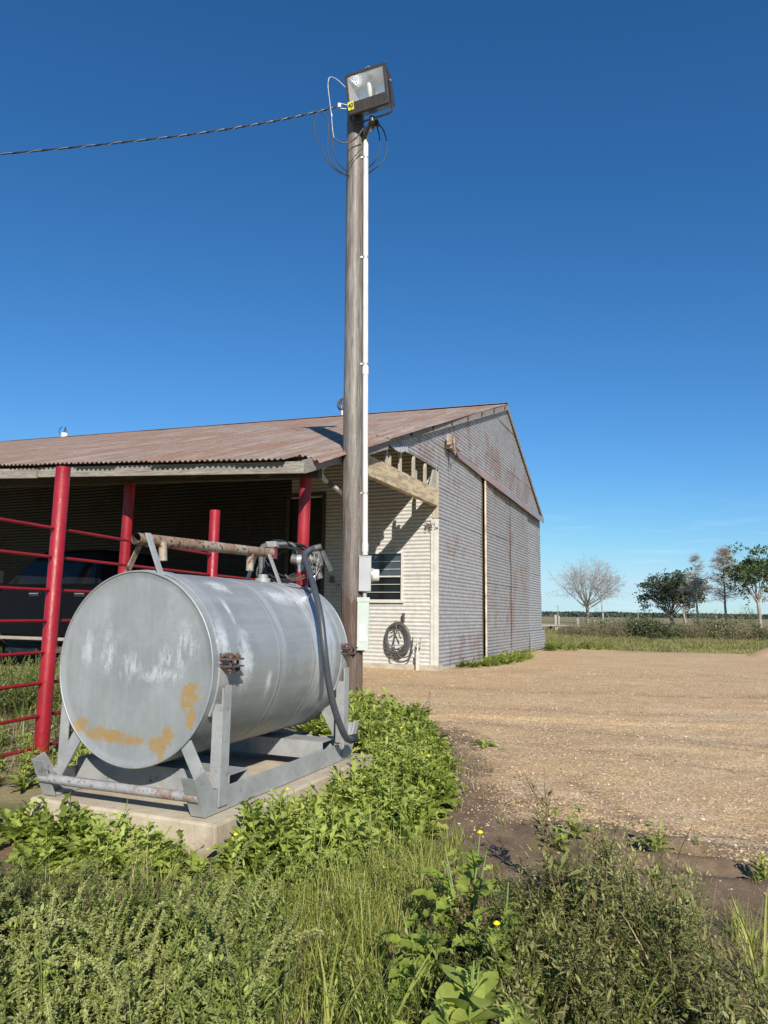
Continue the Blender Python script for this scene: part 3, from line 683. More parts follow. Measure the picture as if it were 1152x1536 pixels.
# things on the ridge
def on_ridge(u, v):
    best = None
    for k in range(0, 230):
        w = k*.1; p = BM @ Vector((5.93, w, 7.1+.03*w)); q = p-Vector((0, 0, CAM_H))
        Y = q.y*math.cos(TH)+q.z*math.sin(TH); X = q.x; uu = 576+X/Y*FPX
        if best is None or abs(uu-u) < best[0]: best = (abs(uu-u), p)
    return best[1]
p = on_ridge(94, 655)
vt = thing('roof_vent', 'small pale vent stub with bent wires on the barn ridge', 'roof vent', p)
MB().tube([(0, 0, -.1), (0, 0, .13)], [.12, .14], 16).build('vent_pipe', M['pvc'], vt)
MB().tube(spline([(-.14, 0, .05), (-.22, 0, .2), (-.18, 0, .33), (-.10, 0, .38)], 4), .014, 5).build('bent_wire', M['black'], vt)
MB().tube(spline([(-.03, 0, .1), (-.01, 0, .28), (.02, 0, .36), (.06, 0, .12)], 4), .018, 5).build('bent_wire', M['black'], vt)
p = on_ridge(511, 620)
vt = thing('ridge_cowl', 'round wire-wrapped cowl on a stub pipe on the ridge beside the pole', 'vent cowl', p)
MB().tube([(0, 0, -.1), (0, 0, .32)], .05, 10).build('stub_pipe', M['galv'], vt)
cw = MB()
for k in range(7):
    a = k*math.pi/7; cw.tube([(math.cos(t)*.16*math.cos(a), math.cos(t)*.16*math.sin(a), .36+.2*math.sin(t)) for t in np.linspace(0, 6.28, 15)], .014, 5)
cw.build('wire_cage', M['grey_part'], vt)

# ------------------------------------------------------------------ concrete slab and fuel tank
TY = .395; TC = Vector((-1.251, 3.631, .16)); TM = Matrix.Translation(TC) @ Matrix.Rotation(-TY, 4, 'Z'); TI = TM.inverted()
slab = MB(); slab.box((-.53, -.085, -.32), (.60, 1.68, -.001))
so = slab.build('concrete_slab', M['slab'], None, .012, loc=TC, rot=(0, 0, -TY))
tag(so, 'low cast concrete pad under the silver fuel tank', 'concrete pad')
tank = thing('fuel_tank', 'silver painted cylindrical fuel tank on a welded skid frame', 'fuel tank', TC, -TY)
R, ZC, LN = .4825, .656, 1.5
def lathe_shell():
    n = 120; ys = [0.0, .004, .012]+list(np.linspace(.03, .60, 14))+[.616, .62, .624]+list(np.linspace(.64, 1.0, 9))+[1.016, 1.02, 1.024]+list(np.linspace(1.04, 1.48, 10))+[1.49, 1.496, 1.5]
    V = []
    for y in ys:
        rr = R
        if y < .003 or y > 1.498: rr = R-.004
        if abs(y-.62) < .002 or abs(y-1.02) < .002: rr = R+.0025
        for j in range(n):
            a = 2*math.pi*j/n; q = rr+(vnoise(np.array([math.cos(a)*3+5]), np.array([math.sin(a)*3+y*3+5]), 41, 3)[0]-.5)*.007
            V.append((q*math.cos(a), y, ZC+q*math.sin(a)))
    T = [(i*n+j, i*n+(j+1) % n, (i+1)*n+(j+1) % n, (i+1)*n+j) for i in range(len(ys)-1) for j in range(n)]
    return V, T
V, T = lathe_shell()
m_side = tank_mat('tank_side_paint', [], [((.47, .285, ZC+.035), (.25, .085, .20)), ((.45, .10, ZC+.15), (.25, .065, .14)), ((.40, .25, ZC+.29), (.2, .03, .10)), ((.3, .9, ZC+.38), (.12, .22, .08)), ((.25, .35, ZC+.43), (.1, .12, .08)), ((.47, .52, ZC-.10), (.1, .035, .10)), ((.30, 1.1, ZC+.38), (.15, .14, .1))], False)
m_end = tank_mat('tank_end_paint', [((.355, 0, ZC-.135), (.080, 1, .080)), ((.36, 0, ZC-.215), (.035, 1, .075)), ((-.31, 0, ZC-.295), (.065, 1, .042)), ((-.20, 0, ZC-.333), (.14, 1, .040)), ((-.04, 0, ZC-.348), (.15, 1, .036)), ((.175, 0, ZC-.360), (.075, 1, .050)), ((.235, 0, ZC-.318), (.048, 1, .060)), ((.195, 0, ZC-.410), (.030, 1, .050))],
                 [((-.17, 0, ZC+.07), (.055, 1, .17)), ((.30, 0, ZC+.10), (.10, 1, .17)), ((-.31, 0, ZC+.07), (.06, 1, .12)), ((-.02, 0, ZC+.0), (.09, 1, .10)), ((.17, 0, ZC-.03), (.20, 1, .06)), ((.20, 0, ZC+.06), (.07, 1, .08))], True)
link('tank_shell', np_mesh('tank_shell', V, T, m_side, True), tank)
for y0, sg in ((.006, -1), (1.494, 1)):
    V = [(0, y0-sg*.006, ZC)]; n = 96; rs_ = [.06, .14, .22, .30, .38, .44, .462, .4735, .4795]
    for r in rs_:
        for j in range(n):
            a = 2*math.pi*j/n; x, z = r*math.cos(a), r*math.sin(a)
            dn = (vnoise(np.array([x*5+9]), np.array([z*5+9]), 43, 3)[0]-.5)*.010-.0012*math.exp(-(((x-.03)/.05)**2+((z+.01)/.05)**2))
            if r > .46: dn = 0
            V.append((x, y0-sg*(.006 if r < .465 else 0)+dn*.6, ZC+z))
    T = [(0, 1+(j+1) % n, 1+j) for j in range(n)]
    T2 = [(1+i*n+j, 1+i*n+(j+1) % n, 1+(i+1)*n+(j+1) % n, 1+(i+1)*n+j) for i in range(len(rs_)-1) for j in range(n)]
    T3 = [(q[0], q[1], q[2]) for q in T2]+[(q[0], q[2], q[3]) for q in T2]
    link('end_cap', np_mesh('end_cap', V, T+T3, m_end, True), tank)
    MB().tube([(math.cos(a)*(R-.001), y0+sg*.001, ZC+math.sin(a)*(R-.001)) for a in np.linspace(0, 2*math.pi, 97)], .0055, 8, False).build('end_rim', m_side, tank)
M['frame'] = tank_mat('skid_paint', [], [((0, .8, .05), (9, 9, 9))], False)
def frame_mat():
    n = NB('skid_silver_paint'); v = n.co()
    c = n.ramp(n.noise(v, 8, 6, .65), [(.3, (.26, .27, .27)), (.7, (.39, .40, .40))])
    c = n.mix(n.ramp(n.noise(v, 26, 6, .75), [(.60, 0.0), (.66, .9)]), c, (.14, .085, .055))
    c = n.mix(n.ramp(n.noise(v, 5, 5, .7), [(.60, 0.0), (.72, .6)]), c, (.34, .26, .19))
    n.color(c).rough(.5).metal(.2); n.bump(n.noise(v, 45, 5), .3, .003); return n.m
M['frame'] = frame_mat()
def rust_in():
    return simple('frame_inside_rust', (.07, .05, .04), .9, 0, .4, 20, .3)
M['inside'] = rust_in()
for y in (.093, 1.43):                                  # steel straps over the shell
    pts = [(math.cos(a)*(R+.005), ZC+math.sin(a)*(R+.005)) for a in np.linspace(math.radians(4), math.radians(176), 60)]
    sv = []
    for x, z in pts:
        nx, nz = x/(R+.005), (z-ZC)/(R+.005)
        for yy, k in ((y-.042, -.004), (y-.042, .004), (y+.042, .004), (y+.042, -.004)): sv.append((x+nx*k, yy, z+nz*k))
    sf = []
    for i in range(59):
        for j in range(4): sf.append((i*4+j, i*4+(j+1) % 4, (i+1)*4+(j+1) % 4, (i+1)*4+j))
    mb = MB(); mb.add(sv, sf, False); mb.build('strap', m_side, tank)
for sx in (-1, 1):
    rn = MB(); x0, x1 = (.488, .50) if sx > 0 else (-.50, -.488)
    rn.prism([(-.03, .003), (1.53, .003), (1.66, .205), (1.60, .225), (1.525, .11), (.035, .11), (-.045, .215), (-.12, .19)], 0, .012,
             Matrix(((0, 1, 0, x0), (1, 0, 0, 0), (0, 0, 1, 0), (0, 0, 0, 1))))
    xi = x0 if sx > 0 else x1
    rn.box((min(xi, xi-sx*.065), .0, .002), (max(xi, xi-sx*.065), 1.53, .012))
    # turned-up channel ends
    for (ya, za), (yb, zb), t in (((-.03, .004), (-.12, .19), .010), ((1.53, .004), (1.66, .205), -.010)):
        a_, b_ = min(xi, xi-sx*.068), max(xi, xi-sx*.068)
        rn.add([(a_, ya, za), (b_, ya, za), (b_, yb, zb), (a_, yb, zb), (a_, ya+t, za), (b_, ya+t, za), (b_, yb+t, zb), (a_, yb+t, zb)],
               [(0, 1, 2, 3), (7, 6, 5, 4), (0, 4, 5, 1), (1, 5, 6, 2), (2, 6, 7, 3), (3, 7, 4, 0)])
    rn.build('skid_runner', M['frame'], tank, .0015)
    for y, xx in ((.093, 0), (1.43, 0)):
        lg = MB(); xa = sx*.502
        lg.box((min(xa, xa+sx*.009), y-.034, .03), (max(xa, xa+sx*.009), y+.034, .585))
        lg.box((min(xa, xa-sx*.05), y-.034, .112), (max(xa, xa-sx*.05), y-.026, .50))
        lg.build('leg', M['frame'], tank, .001)
        pl = MB(); n_ = 8                                # lower strap end plate following the shell
        for i in range(n_):
            a0, a1 = math.radians(-26+i*29/n_), math.radians(-26+(i+1)*29/n_)
            f = lambda a, k: (sx*math.cos(a)*(R+k), ZC+math.sin(a)*(R+k))
            (xA, zA), (xB, zB), (xC, zC), (xD, zD) = f(a0, .002), f(a1, .002), f(a1, .012), f(a0, .012)
            w0 = .048
            pl.add([(xA, y-w0, zA), (xB, y-w0, zB), (xC, y-w0, zC), (xD, y-w0, zD), (xA, y+w0, zA), (xB, y+w0, zB), (xC, y+w0, zC), (xD, y+w0, zD)],
                   [(0, 1, 2, 3), (7, 6, 5, 4), (0, 4, 5, 1), (1, 5, 6, 2), (2, 6, 7, 3), (3, 7, 4, 0)])
        pl.build('leg_plate', M['frame'], tank)
        bk = MB(); xa, xb = sorted((sx*.488, sx*.565))
        bk.box((xa, y-.05, ZC+.052), (xb, y+.05, ZC+.060)); bk.box((xa, y-.05, ZC+.018), (xb, y+.05, ZC+.026))
        bk.box((xa, y-.05, ZC+.061), (min(xa, xb)+.008 if sx > 0 else xb, y-.043, ZC+.085))
        for yy in (-.03, .03):
            bk.tube([(sx*.54, y+yy, ZC-.012), (sx*.54, y+yy, ZC+.085)], .007, 8)
            bk.tube([(sx*.54, y+yy, ZC+.061), (sx*.54, y+yy, ZC+.074)], .013, 6); bk.tube([(sx*.54, y+yy, ZC+.002), (sx*.54, y+yy, ZC+.016)], .013, 6)
        bk.tube(spline([(sx*.495, y-.045, ZC+.066), (sx*.51, y-.01, ZC+.080), (sx*.53, y+.03, ZC+.066)], 4), .008, 6)
        bk.build('clamp_bracket', M['rusty'], tank)
    for y in (.02, 1.47):
        MB().bar((sx*.465, y, .10), (sx*.335, y, .312), .012, .066, up=(1, 0, 0)).build('brace', M['frame'], tank, .001)
for y in (.17, 1.15):
    cb = MB(); z0, z1, y1, t = .05, .155, y+.165, .007
    cb.box((-.486, y, z0), (.486, y+t, z1)); cb.box((-.486, y1-t, z0), (.486, y1, z1)); cb.box((-.486, y+t, z1-t), (.486, y1-t, z1-.0005)); cb.box((-.486, y+t, z0+.0005), (.486, y1-t, z0+t))
    cb.build('cross_channel', M['frame'], tank, .0008)
    for k in ():
        MB().prism([(k-.12, .156), (k+.12, .156), (k+.12, ZC-math.sqrt(R*R-(abs(k)+.12)**2)-.003), (k, ZC-math.sqrt(R*R-k*k)-.003), (k-.12, ZC-math.sqrt(R*R-(abs(k-.12))**2)-.003)], y+.07, y+.08).build('saddle', M['frame'], tank)
for y in (-.06, 1.57):
    MB().tube([(-.486, y, .095), (-.2, y, .092), (.486, y, .095)], .023, 16).build('cross_pipe', M['rail_grey'], tank)
# bar over the tank
MB().tube([(0, -.03, 1.302), (0, .6, 1.318), (0, 1.27, 1.334)], .031, 20, False).build('top_pipe', M['pipe'], tank)
MB().tube([(0, -.029, 1.302), (0, .3, 1.31)], .027, 16, False).build('pipe_bore', M['inside'], tank)
def flat(p, q, w, t, mat, name='support_strap', up=(0, 1, 0)): return MB().bar(p, q, t, w, up).build(name, mat, tank, .001)
flat((-.015, .03, 1.30), (-.105, .03, 1.12), .035, .008, M['pipe'])
flat((.022, .03, 1.335), (.115, .04, 1.12), .040, .008, M['frame'])
MB().tube([(0, .03, 1.302), (0, .06, 1.303)], .036, 20, False).build('pipe_collar', M['frame'], tank)
MB().tube([(.02, .15, 1.30), (.03, .15, 1.20)], .022, 12).build('stub_pipe', M['pipe'], tank)
MB().tube([(.0, 1.02, 1.31), (.0, 1.02, 1.20)], .024, 12).build('stub_pipe', M['pipe'], tank)
flat((.03, 1.20, 1.32), (.11, 1.22, 1.12), .035, .008, M['white_part']); flat((-.02, 1.12, 1.32), (-.09, 1.12, 1.12), .035, .008, M['frame'])
MB().tube([(.05, 1.10, 1.13), (.05, 1.10, 1.155)], .05, 14).tube([(.05, 1.10, 1.155), (.05, 1.10, 1.18)], .035, 6).build('filler_cap', M['white_part'], tank)
def TW(u, v, Y): return TI @ at(u, v, Y)
Yc = 4.88
MB().tube([TW(392, 872, Yc+.12), TW(392, 826, Yc+.12), TW(394, 820, Yc+.12), TW(402, 817, Yc+.12)], .020, 12).build('riser_pipe', M['grey_part'], tank)
b0 = TW(409, 817, Yc+.12); MB().cbox(b0, (.085, .06, .042)).build('filter_head', M['white_part'], tank, .006)
MB().tube([b0+Vector((0, 0, -.02)), b0+Vector((0, 0, -.10))], .036, 16).build('filter_can', simple('dull_red_can', (.16, .03, .03), .5), tank)
MB().tube(spline([TW(419, 816, Yc+.12), TW(434, 816, Yc+.12), TW(441, 820, Yc+.12), TW(441, 836, Yc+.12)], 5), .016, 10).build('outlet_pipe', M['grey_part'], tank)
MB().tube([TW(437, 838, Yc), TW(448, 840, Yc)], .034, 16).tube([TW(452, 840, Yc), TW(462, 841, Yc)], .028, 14).build('pump_body', M['grey_part'], tank)
MB().tube([TW(446, 840, Yc), TW(454, 840, Yc)], .036, 16).build('pump_band', M['white_part'], tank)
q = TW(452, 853, Yc); MB().tube([q+Vector((0, 0, .03)), q+Vector((0, 0, -.025))], .026, 14).build('pump_neck', M['white_part'], tank)
MB().tube([q+Vector((0, 0, -.025)), q+Vector((.02, 0, -.115))], .034, 16).build('pump_base', M['red'], tank)
nz_ = MB(); nz_.tube([TW(465, 827, Yc-.03), TW(476, 830, Yc-.02), TW(482, 838, Yc), TW(478, 856, Yc)], [.018, .024, .026, .016], 12)
nz_.tube([TW(470, 823, Yc-.03), TW(482, 820, Yc-.03)], .022, 14); nz_.tube([TW(466, 852, Yc), TW(484, 846, Yc)], .018, 10); nz_.tube([TW(462, 858, Yc+.02), TW(478, 858, Yc+.02)], .020, 10)
nz_.tube([TW(463, 838, Yc-.02), TW(479, 843, Yc-.02)], .030, 12); nz_.tube([TW(474, 848, Yc+.02), TW(480, 868, Yc+.02)], .024, 10)
nz_.build('nozzle', M['grey_part'], tank)
MB().bar(TW(483, 826, Yc-.02), TW(497, 857, Yc-.01), .045, .016, (1, 0, .2)).build('nozzle_lever', M['grey_part'], tank, .003)
zg = MB(); P_ = [(466, 832), (469, 850), (472, 830), (475, 852), (479, 842), (470, 858), (464, 846), (478, 834), (474, 862), (468, 872), (476, 858), (483, 844), (479, 850)]
zg.tube([TW(u+rnd.uniform(-1, 1), v, Yc-.05+rnd.uniform(-.02, .02)) for u, v in P_], .003, 5)
zg.build('wire_tie', M['galv'], tank)
ch = MB(); pc = [TW(428, 862, 4.62), TW(432, 866, 4.62), TW(440, 868, 4.66), TW(450, 866, 4.7), TW(458, 862, 4.74)]
ch.tube(spline(pc, 4), .007, 5); ch.tube(spline([p+Vector((.01, 0, -.012)) for p in pc], 4), .006, 5); ch.build('cap_chain', M['rusty'], tank)
# delivery hose looping over the shell down to the skid end
hp = [TW(474, 824, Yc-.03), TW(466, 824, Yc-.05), Vector((.22, 1.34, 1.315)), Vector((.315, 1.24, 1.205)), Vector((.425, 1.12, 1.07)), Vector((.515, 1.035, .905)), Vector((.56, 1.0, .735)), Vector((.58, 1.025, .54)), Vector((.60, 1.07, .38)), Vector((.62, 1.135, .25)), Vector((.62, 1.22, .175)), Vector((.60, 1.33, .155))]
MB().tube(spline(hp, 7), .0205, 14).build('delivery_hose', M['hose_grey'], tank)
e_ = Vector((.60, 1.33, .155)); MB().tube([e_+Vector((0, -.02, 0)), e_+Vector((.005, .035, 0))], .0265, 14).build('hose_end', M['black'], tank)
# padlock and coil hanging on the tank
pk = thing('padlock', 'small silver padlock hanging by the tank nozzle', 'padlock', at(470, 884, 4.78))
MB().box((-.018, -.009, 0), (.018, .009, .04)).build('lock_body', M['chrome'], pk, .003)
MB().tube(spline([(-.011, 0, .04), (-.011, 0, .075), (0, 0, .09), (.011, 0, .075), (.011, 0, .04)], 4), .004, 6).build('shackle', M['chrome'], pk)
cc = thing('cable_coil', 'black cable coiled over the far end of the rusty bar on the tank', 'coiled cable', at(428, 842, 4.98), -.3)
cm = MB()
for k in range(9):
    a, r = rnd.uniform(-.12, .12), rnd.uniform(.125, .165); dx, dz = rnd.uniform(-.02, .02), rnd.uniform(-.02, .02)
    cm.tube([(dx+math.cos(t)*r*1.15+.08*math.sin(t)*a, (k-4)*.011+.05*math.sin(t+a*6), dz+math.sin(t)*r*.82+math.cos(t)*a*.5) for t in np.linspace(0, 6.4, 28)], .0075, 6)
cm.build('cable', M['black'], cc)
cm = MB(); cm.tube(spline([(-.1, .0, -.08), (-.16, .02, -.14), (-.15, .04, -.2), (-.09, .03, -.19)], 4), .0075, 6); cm.tube(spline([(.05, 0, .1), (.1, -.02, .05), (.08, 0, -.03), (.13, 0, -.1)], 4), .0075, 6); cm.build('cable_tail', M['black'], cc)

# ------------------------------------------------------------------ corral fence
fence = thing('corral_fence', 'red welded pipe corral fence running past the tank towards the shed', 'fence', (-2.455, 5.322, 0))
FD = Vector((.275, 1, 0)).normalized()
for k, (d, top, r) in enumerate(((0, 2.175, .053), (2.36, 2.18, .055), (-2.5, 2.18, .053))):
    p = FD*d; MB().tube([(p.x, p.y, -.2), (p.x+.004, p.y, top-.004), (p.x+.004, p.y, top)], [r, r, r-.004], 24).build('post', M['red'], fence)
for z in (1.70, 1.485, 1.24, 1.015, .788, .568, .336, .117):
    for a, b in ((-2.45, -.052), (.052, 2.305), (2.415, 3.95)):
        if z > 1.6 and a > 2: continue
        p, q = FD*a, FD*b; MB().tube([(p.x, p.y, z), (q.x, q.y, z)], .0125, 10).build('rail', M['red'], fence)

# ------------------------------------------------------------------ pickup under the shed
tp = BM @ Vector((-3.9, 6.3, 0)); TR = .0
truck = thing('pickup_truck', 'glossy black crew cab pickup parked under the lean-to', 'pickup truck', tp, BROT)
# truck-local: x into the shed (width), y towards its nose, near side at x = 0
MTR = Matrix(((0, 1, 0, 0), (1, 0, 0, 0), (0, 0, 1, 0), (0, 0, 0, 1)))      # profile (y,z) extruded along x
def arch(c, r, z0, n=10): return [(c+r*math.cos(math.pi-t), z0+r*math.sin(math.pi-t)) for t in np.linspace(0, math.pi, n)]
prof = [(-3.55, .72)]+arch(-2.3, .50, .62)+arch(1.55, .50, .62)+[(2.5, .70), (2.62, .95), (2.56, 1.28), (2.35, 1.40), (1.1, 1.50), (-1.35, 1.52), (-3.55, 1.50)]
MB().prism(prof, 0.0, 1.98, MTR).build('body', M['truck_paint'], truck, .05)
def frustum(y0, y1, yt0, yt1, z0, z1, inset=.22):
    return [(.04, y0, z0), (1.94, y0, z0), (1.94, y1, z0), (.04, y1, z0), (inset, yt0, z1), (1.98-inset, yt0, z1), (1.98-inset, yt1, z1), (inset, yt1, z1)]
FR = [(0, 1, 2, 3), (4, 5, 6, 7), (0, 1, 5, 4), (1, 2, 6, 5), (2, 3, 7, 6), (3, 0, 4, 7)]
MB().add(frustum(-1.35, 1.15, -1.2, .25, 1.50, 2.19), FR).build('cab', M['truck_paint'], truck, .06)
def side_glass(y0, y1, yt0, yt1):
    f = lambda y, z: (.04+(z-1.50)/.69*.18-.006, y, z)
    return MB().add([f(y0, 1.56), f(y1, 1.56), f(yt1, 2.06), f(yt0, 2.06)], [(0, 1, 2, 3)]).build('side_window', M['dark_glass'], truck)
side_glass(-1.2, -.22, -1.1, -.22); side_glass(-.12, .98, -.12, .42)
for y in (.46-.27, -.93):
    MB().box((-.035, y-.11, 1.365), (-.012, y+.11, 1.395)).build('door_handle', M['chrome'], truck, .006)
    MB().box((-.012, y-.12, 1.33), (-.004, y+.12, 1.41)).build('handle_recess', M['black'], truck)
for y in (-1.32, -.17, 1.12): MB().box((-.004, y-.006, .66), (.0, y+.006, 1.51)).build('door_seam', M['black'], truck)
MB().box((-.12, -1.3, .545), (.02, 1.05, .60)).build('running_board', M['running_board'], truck, .01)
MB().box((-.30, .93, 1.55), (-.06, 1.03, 1.80)).build('wing_mirror', M['black'], truck, .03)
for y in (-2.3, 1.55):
    for x in (.02, 1.70):
        wl = MB().tube([(x, y, .43), (x+.03, y, .43), (x+.23, y, .43), (x+.26, y, .43)], [.37, .43, .43, .37], 32).build('wheel', M['tyre'], truck)
        MB().tube([(x-.005, y, .43), (x+.27, y, .43)], .24, 20).build('rim', M['grey_part'], wl)
MB().box((.05, -3.68, .62), (1.93, -3.55, .80)).build('rear_bumper', M['chrome'], truck, .02)
MB().box((.2, -2.9, .5), (1.78, 2.2, .66)).build('chassis', M['black'], truck)
MB().box((.03, 2.44, 1.05), (.35, 2.60, 1.25)).build('headlight', M['white_part'], truck, .02)
MB().box((.0, -3.57, 1.1), (.12, -3.54, 1.42)).build('tail_light', M['red'], truck)

# ------------------------------------------------------------------ utility pole
PX, PY = -.415, 9.93
pole = thing('utility_pole', 'tall weathered wooden utility pole wrapped in wire mesh with electric boxes', 'utility pole', (PX, PY, 0))
def prad(z): return .158-.027*z/8.5
def pcx(z): return -.0112*z
sv_, sf_ = [], []; zs_ = np.linspace(-.3, 8.75, 90)
for i, z in enumerate(zs_):
    for j in range(48):
        a = 2*math.pi*j/48; c, s = math.cos(a), math.sin(a)
        d = (vnoise(np.array([c*4+9]), np.array([s*4+z*.5+9]), 81, 3)[0]-.5)*.012+(vnoise(np.array([c*14+40]), np.array([s*14+z*.25+40]), 82, 2)[0]-.5)*.008
        sv_.append((pcx(z)+(prad(z)+d-.004)*c, (prad(z)+d-.004)*s, z))
sf_ = [(i*48+j, i*48+(j+1) % 48, (i+1)*48+(j+1) % 48, (i+1)*48+j) for i in range(89) for j in range(48)]
shf = link('shaft', np_mesh('shaft', sv_, sf_, M['pole'], True), pole)
MB().tube([(pcx(8.75), 0, 8.74), (pcx(8.75), 0, 8.755)], prad(8.75), 30).build('pole_top', M['pole'], shf)
wmv, wmf = [], []
for fam in (1, -1):
    for k in range(28):
        ph = 2*math.pi*k/28; zz_ = np.arange(1.15, 8.6, .021)
        o = None
        for z in zz_:
            a = ph+fam*(z*1.25/.15); 
            zlow = 1.22+.42*abs(((a+math.pi/2+math.pi) % (2*math.pi))-math.pi)/math.pi*1.6
            if z < zlow: o = None; continue
            r = prad(z)+.0045; t = .0015
            c, s = math.cos(a), math.sin(a); i0 = len(wmv)
            wmv.append((pcx(z)+r*c+t*s, r*s-t*c, z-t*fam*.0)); wmv.append((pcx(z)+r*c-t*s, r*s+t*c, z))
            if o is not None: wmf.append((o, o+1, i0+1, i0))
            o = i0
link('wire_mesh', np_mesh('wire_mesh', wmv, wmf, M['galv'], False), pole)
cxp = .178
def cpt(z): return (pcx(z)+prad(z)+.028, -.075, z)
MB().tube([cpt(z) for z in (1.9, 3, 5, 7, 8.32)], .040, 18).build('conduit', M['pvc'], pole)
for z in (2.0, 4.56):
    x, y, _ = cpt(z); MB().tube([(x, y, z-.06), (x, y, z+.06)], .047, 18).build('conduit_coupler', M['pvc'], pole)
for z in (2.77, 4.66, 6.3, 7.9):
    x, y, _ = cpt(z); c = MB().tube([(x, y, z-.014), (x, y, z+.014)], .0445, 18); c.box((x-.09, y-.02, z-.012), (x-.03, y+.02, z+.012)); c.build('conduit_clamp', M['galv'], pole)
bx = cpt(1.6)[0]-.01
mbx = MB().box((bx-.075, -.17, 1.395), (bx+.095, -.03, 1.865)).build('meter_box', M['box_grey'], pole, .006)
MB().box((bx-.08, -.176, 1.866), (bx+.10, -.02, 1.882)).build('box_lid', M['box_grey'], mbx, .002)
MB().tube([(bx+.096, -.10, 1.62), (bx+.125, -.10, 1.62)], .098, 24).build('meter_socket', M['box_grey'], mbx)
MB().tube([(bx+.125, -.10, 1.62), (bx+.20, -.10, 1.62), (bx+.207, -.10, 1.62)], [.085, .082, .07], 24).build('meter_glass', M['pvc'], mbx)
MB().tube([(bx+.01, -.1, 1.30), (bx+.01, -.1, 1.40)], .03, 14).build('conduit', M['box_grey'], pole)
jb = MB().box((bx-.085, -.175, .60), (bx+.075, -.03, 1.305)).build('switch_box', M['box_pale'], pole, .005)
MB().box((bx-.092, -.183, 1.25), (bx+.083, -.02, 1.312)).build('box_lid', M['box_pale'], jb, .004)
MB().box((bx-.05, -.181, .72), (bx+.04, -.176, .95)).build('box_label', simple('faded_label', (.56, .60, .57), .6, 0, .05, 5, 0), jb)
MB().tube([(bx-.01, -.1, .601), (bx-.01, -.1, .58)], .03, 12).build('knockout', M['grey_part'], jb)
# insulator and cable drop
ins = at(512, 159, 9.9)-Vector((PX, PY, 0))
MB().tube([ins+Vector((-.03, 0, -.03)), ins+Vector((-.03, 0, .035))], .028, 12).build('insulator', M['pvc'], pole)
MB().tube([ins+Vector((-.03, 0, .045)), ins+Vector((.12, .03, .03))], .008, 6).tube([ins+Vector((-.03, 0, -.04)), ins+Vector((.12, .03, -.03))], .008, 6).build('insulator_bracket', M['galv'], pole)
PW = lambda u, v, dY=-.12: at(u, v, PY+dY)-Vector((PX, PY, 0))
def pw(name, pts, r, mat): return MB().tube(spline(pts, 6), r, 6).build(name, mat, pole)
pw('service_wire', [PW(478, 165), PW(472, 185), PW(474, 205), PW(486, 232), PW(500, 252), PW(520, 263, -.15), PW(540, 262, .3)], .008, M['black'])
pw('service_wire', [PW(481, 166), PW(492, 182), PW(492, 205), PW(493, 235), PW(505, 253), PW(519, 262, -.15)], .008, M['black'])
pw('service_wire', [PW(497, 188), PW(499, 205), PW(500, 225), PW(508, 245), PW(520, 257, -.15)], .009, M['black'])
pw('ground_wire', [PW(518, 131), PW(505, 119), PW(495, 116), PW(492, 128), PW(495, 155), PW(497, 172), PW(499, 195), PW(501, 207)], .006, M['galv'])
pw('fixture_wire', [PW(501, 207), PW(512, 214, -.2), PW(524, 213, -.2), PW(536, 205, -.25), PW(545, 192, -.3)], .010, M['grey_part'])
pw('service_wire', [PW(543, 222, -.18), PW(530, 237, -.2), PW(521, 250, -.18)], .007, M['black'])
pw('service_wire', [PW(566, 186), PW(575, 195), PW(581, 220), PW(576, 240), PW(563, 252), PW(547, 264, -.02)], .009, M['black'])
pw('service_wire', [PW(565, 187), PW(569, 205), PW(569, 225), PW(562, 242), PW(547, 256, -.02)], .009, M['black'])
MB().tube([PW(497, 170), PW(498, 176)], .014, 8).build('wire_splice', M['white_part'], pole)
wh = PW(562, 188, .0); MB().tube(spline([Vector(cpt(8.3)), Vector(cpt(8.38)), wh+Vector((-.06, .0, -.06))], 4), .038, 16).build('conduit', M['pvc'], pole)
MB().tube([wh+Vector((-.07, 0, -.07)), wh+Vector((-.03, 0, .02)), wh+Vector((.03, -.02, .03)), wh+Vector((.05, -.03, -.02))], [.045, .055, .05, .035], 14).build('weatherhead', M['bronze'], pole)
cab_w = thing('overhead_cable', 'twisted overhead service cable running left from the pole top', 'cable', at(508, 160, 9.9))
o_ = cab_w.location
pts = [at(506, 160, 9.9), at(470, 169, 9.93), at(420, 180, 9.97), at(360, 190.5, 10.0), at(290, 201, 10.05), at(210, 210.5, 10.1), at(110, 221, 10.2), at(0, 231, 10.3), at(-150, 240, 10.4), at(-400, 240, 10.7), at(-900, 215, 11.2)]
sp = spline(pts, 26)
for j, (mt, rr) in enumerate(((M['black'], .008), (M['black'], .008), (M['galv'], .0042))):
    q = []
    for i, p in enumerate(sp):
        ph = i*.62+j*2.09
        k = 0.0085*min(1, i/12)
        q.append(p+Vector((0, math.cos(ph)*k, math.sin(ph)*k))-o_)
    MB().tube(q, rr, 5).build('strand', mt, cab_w)

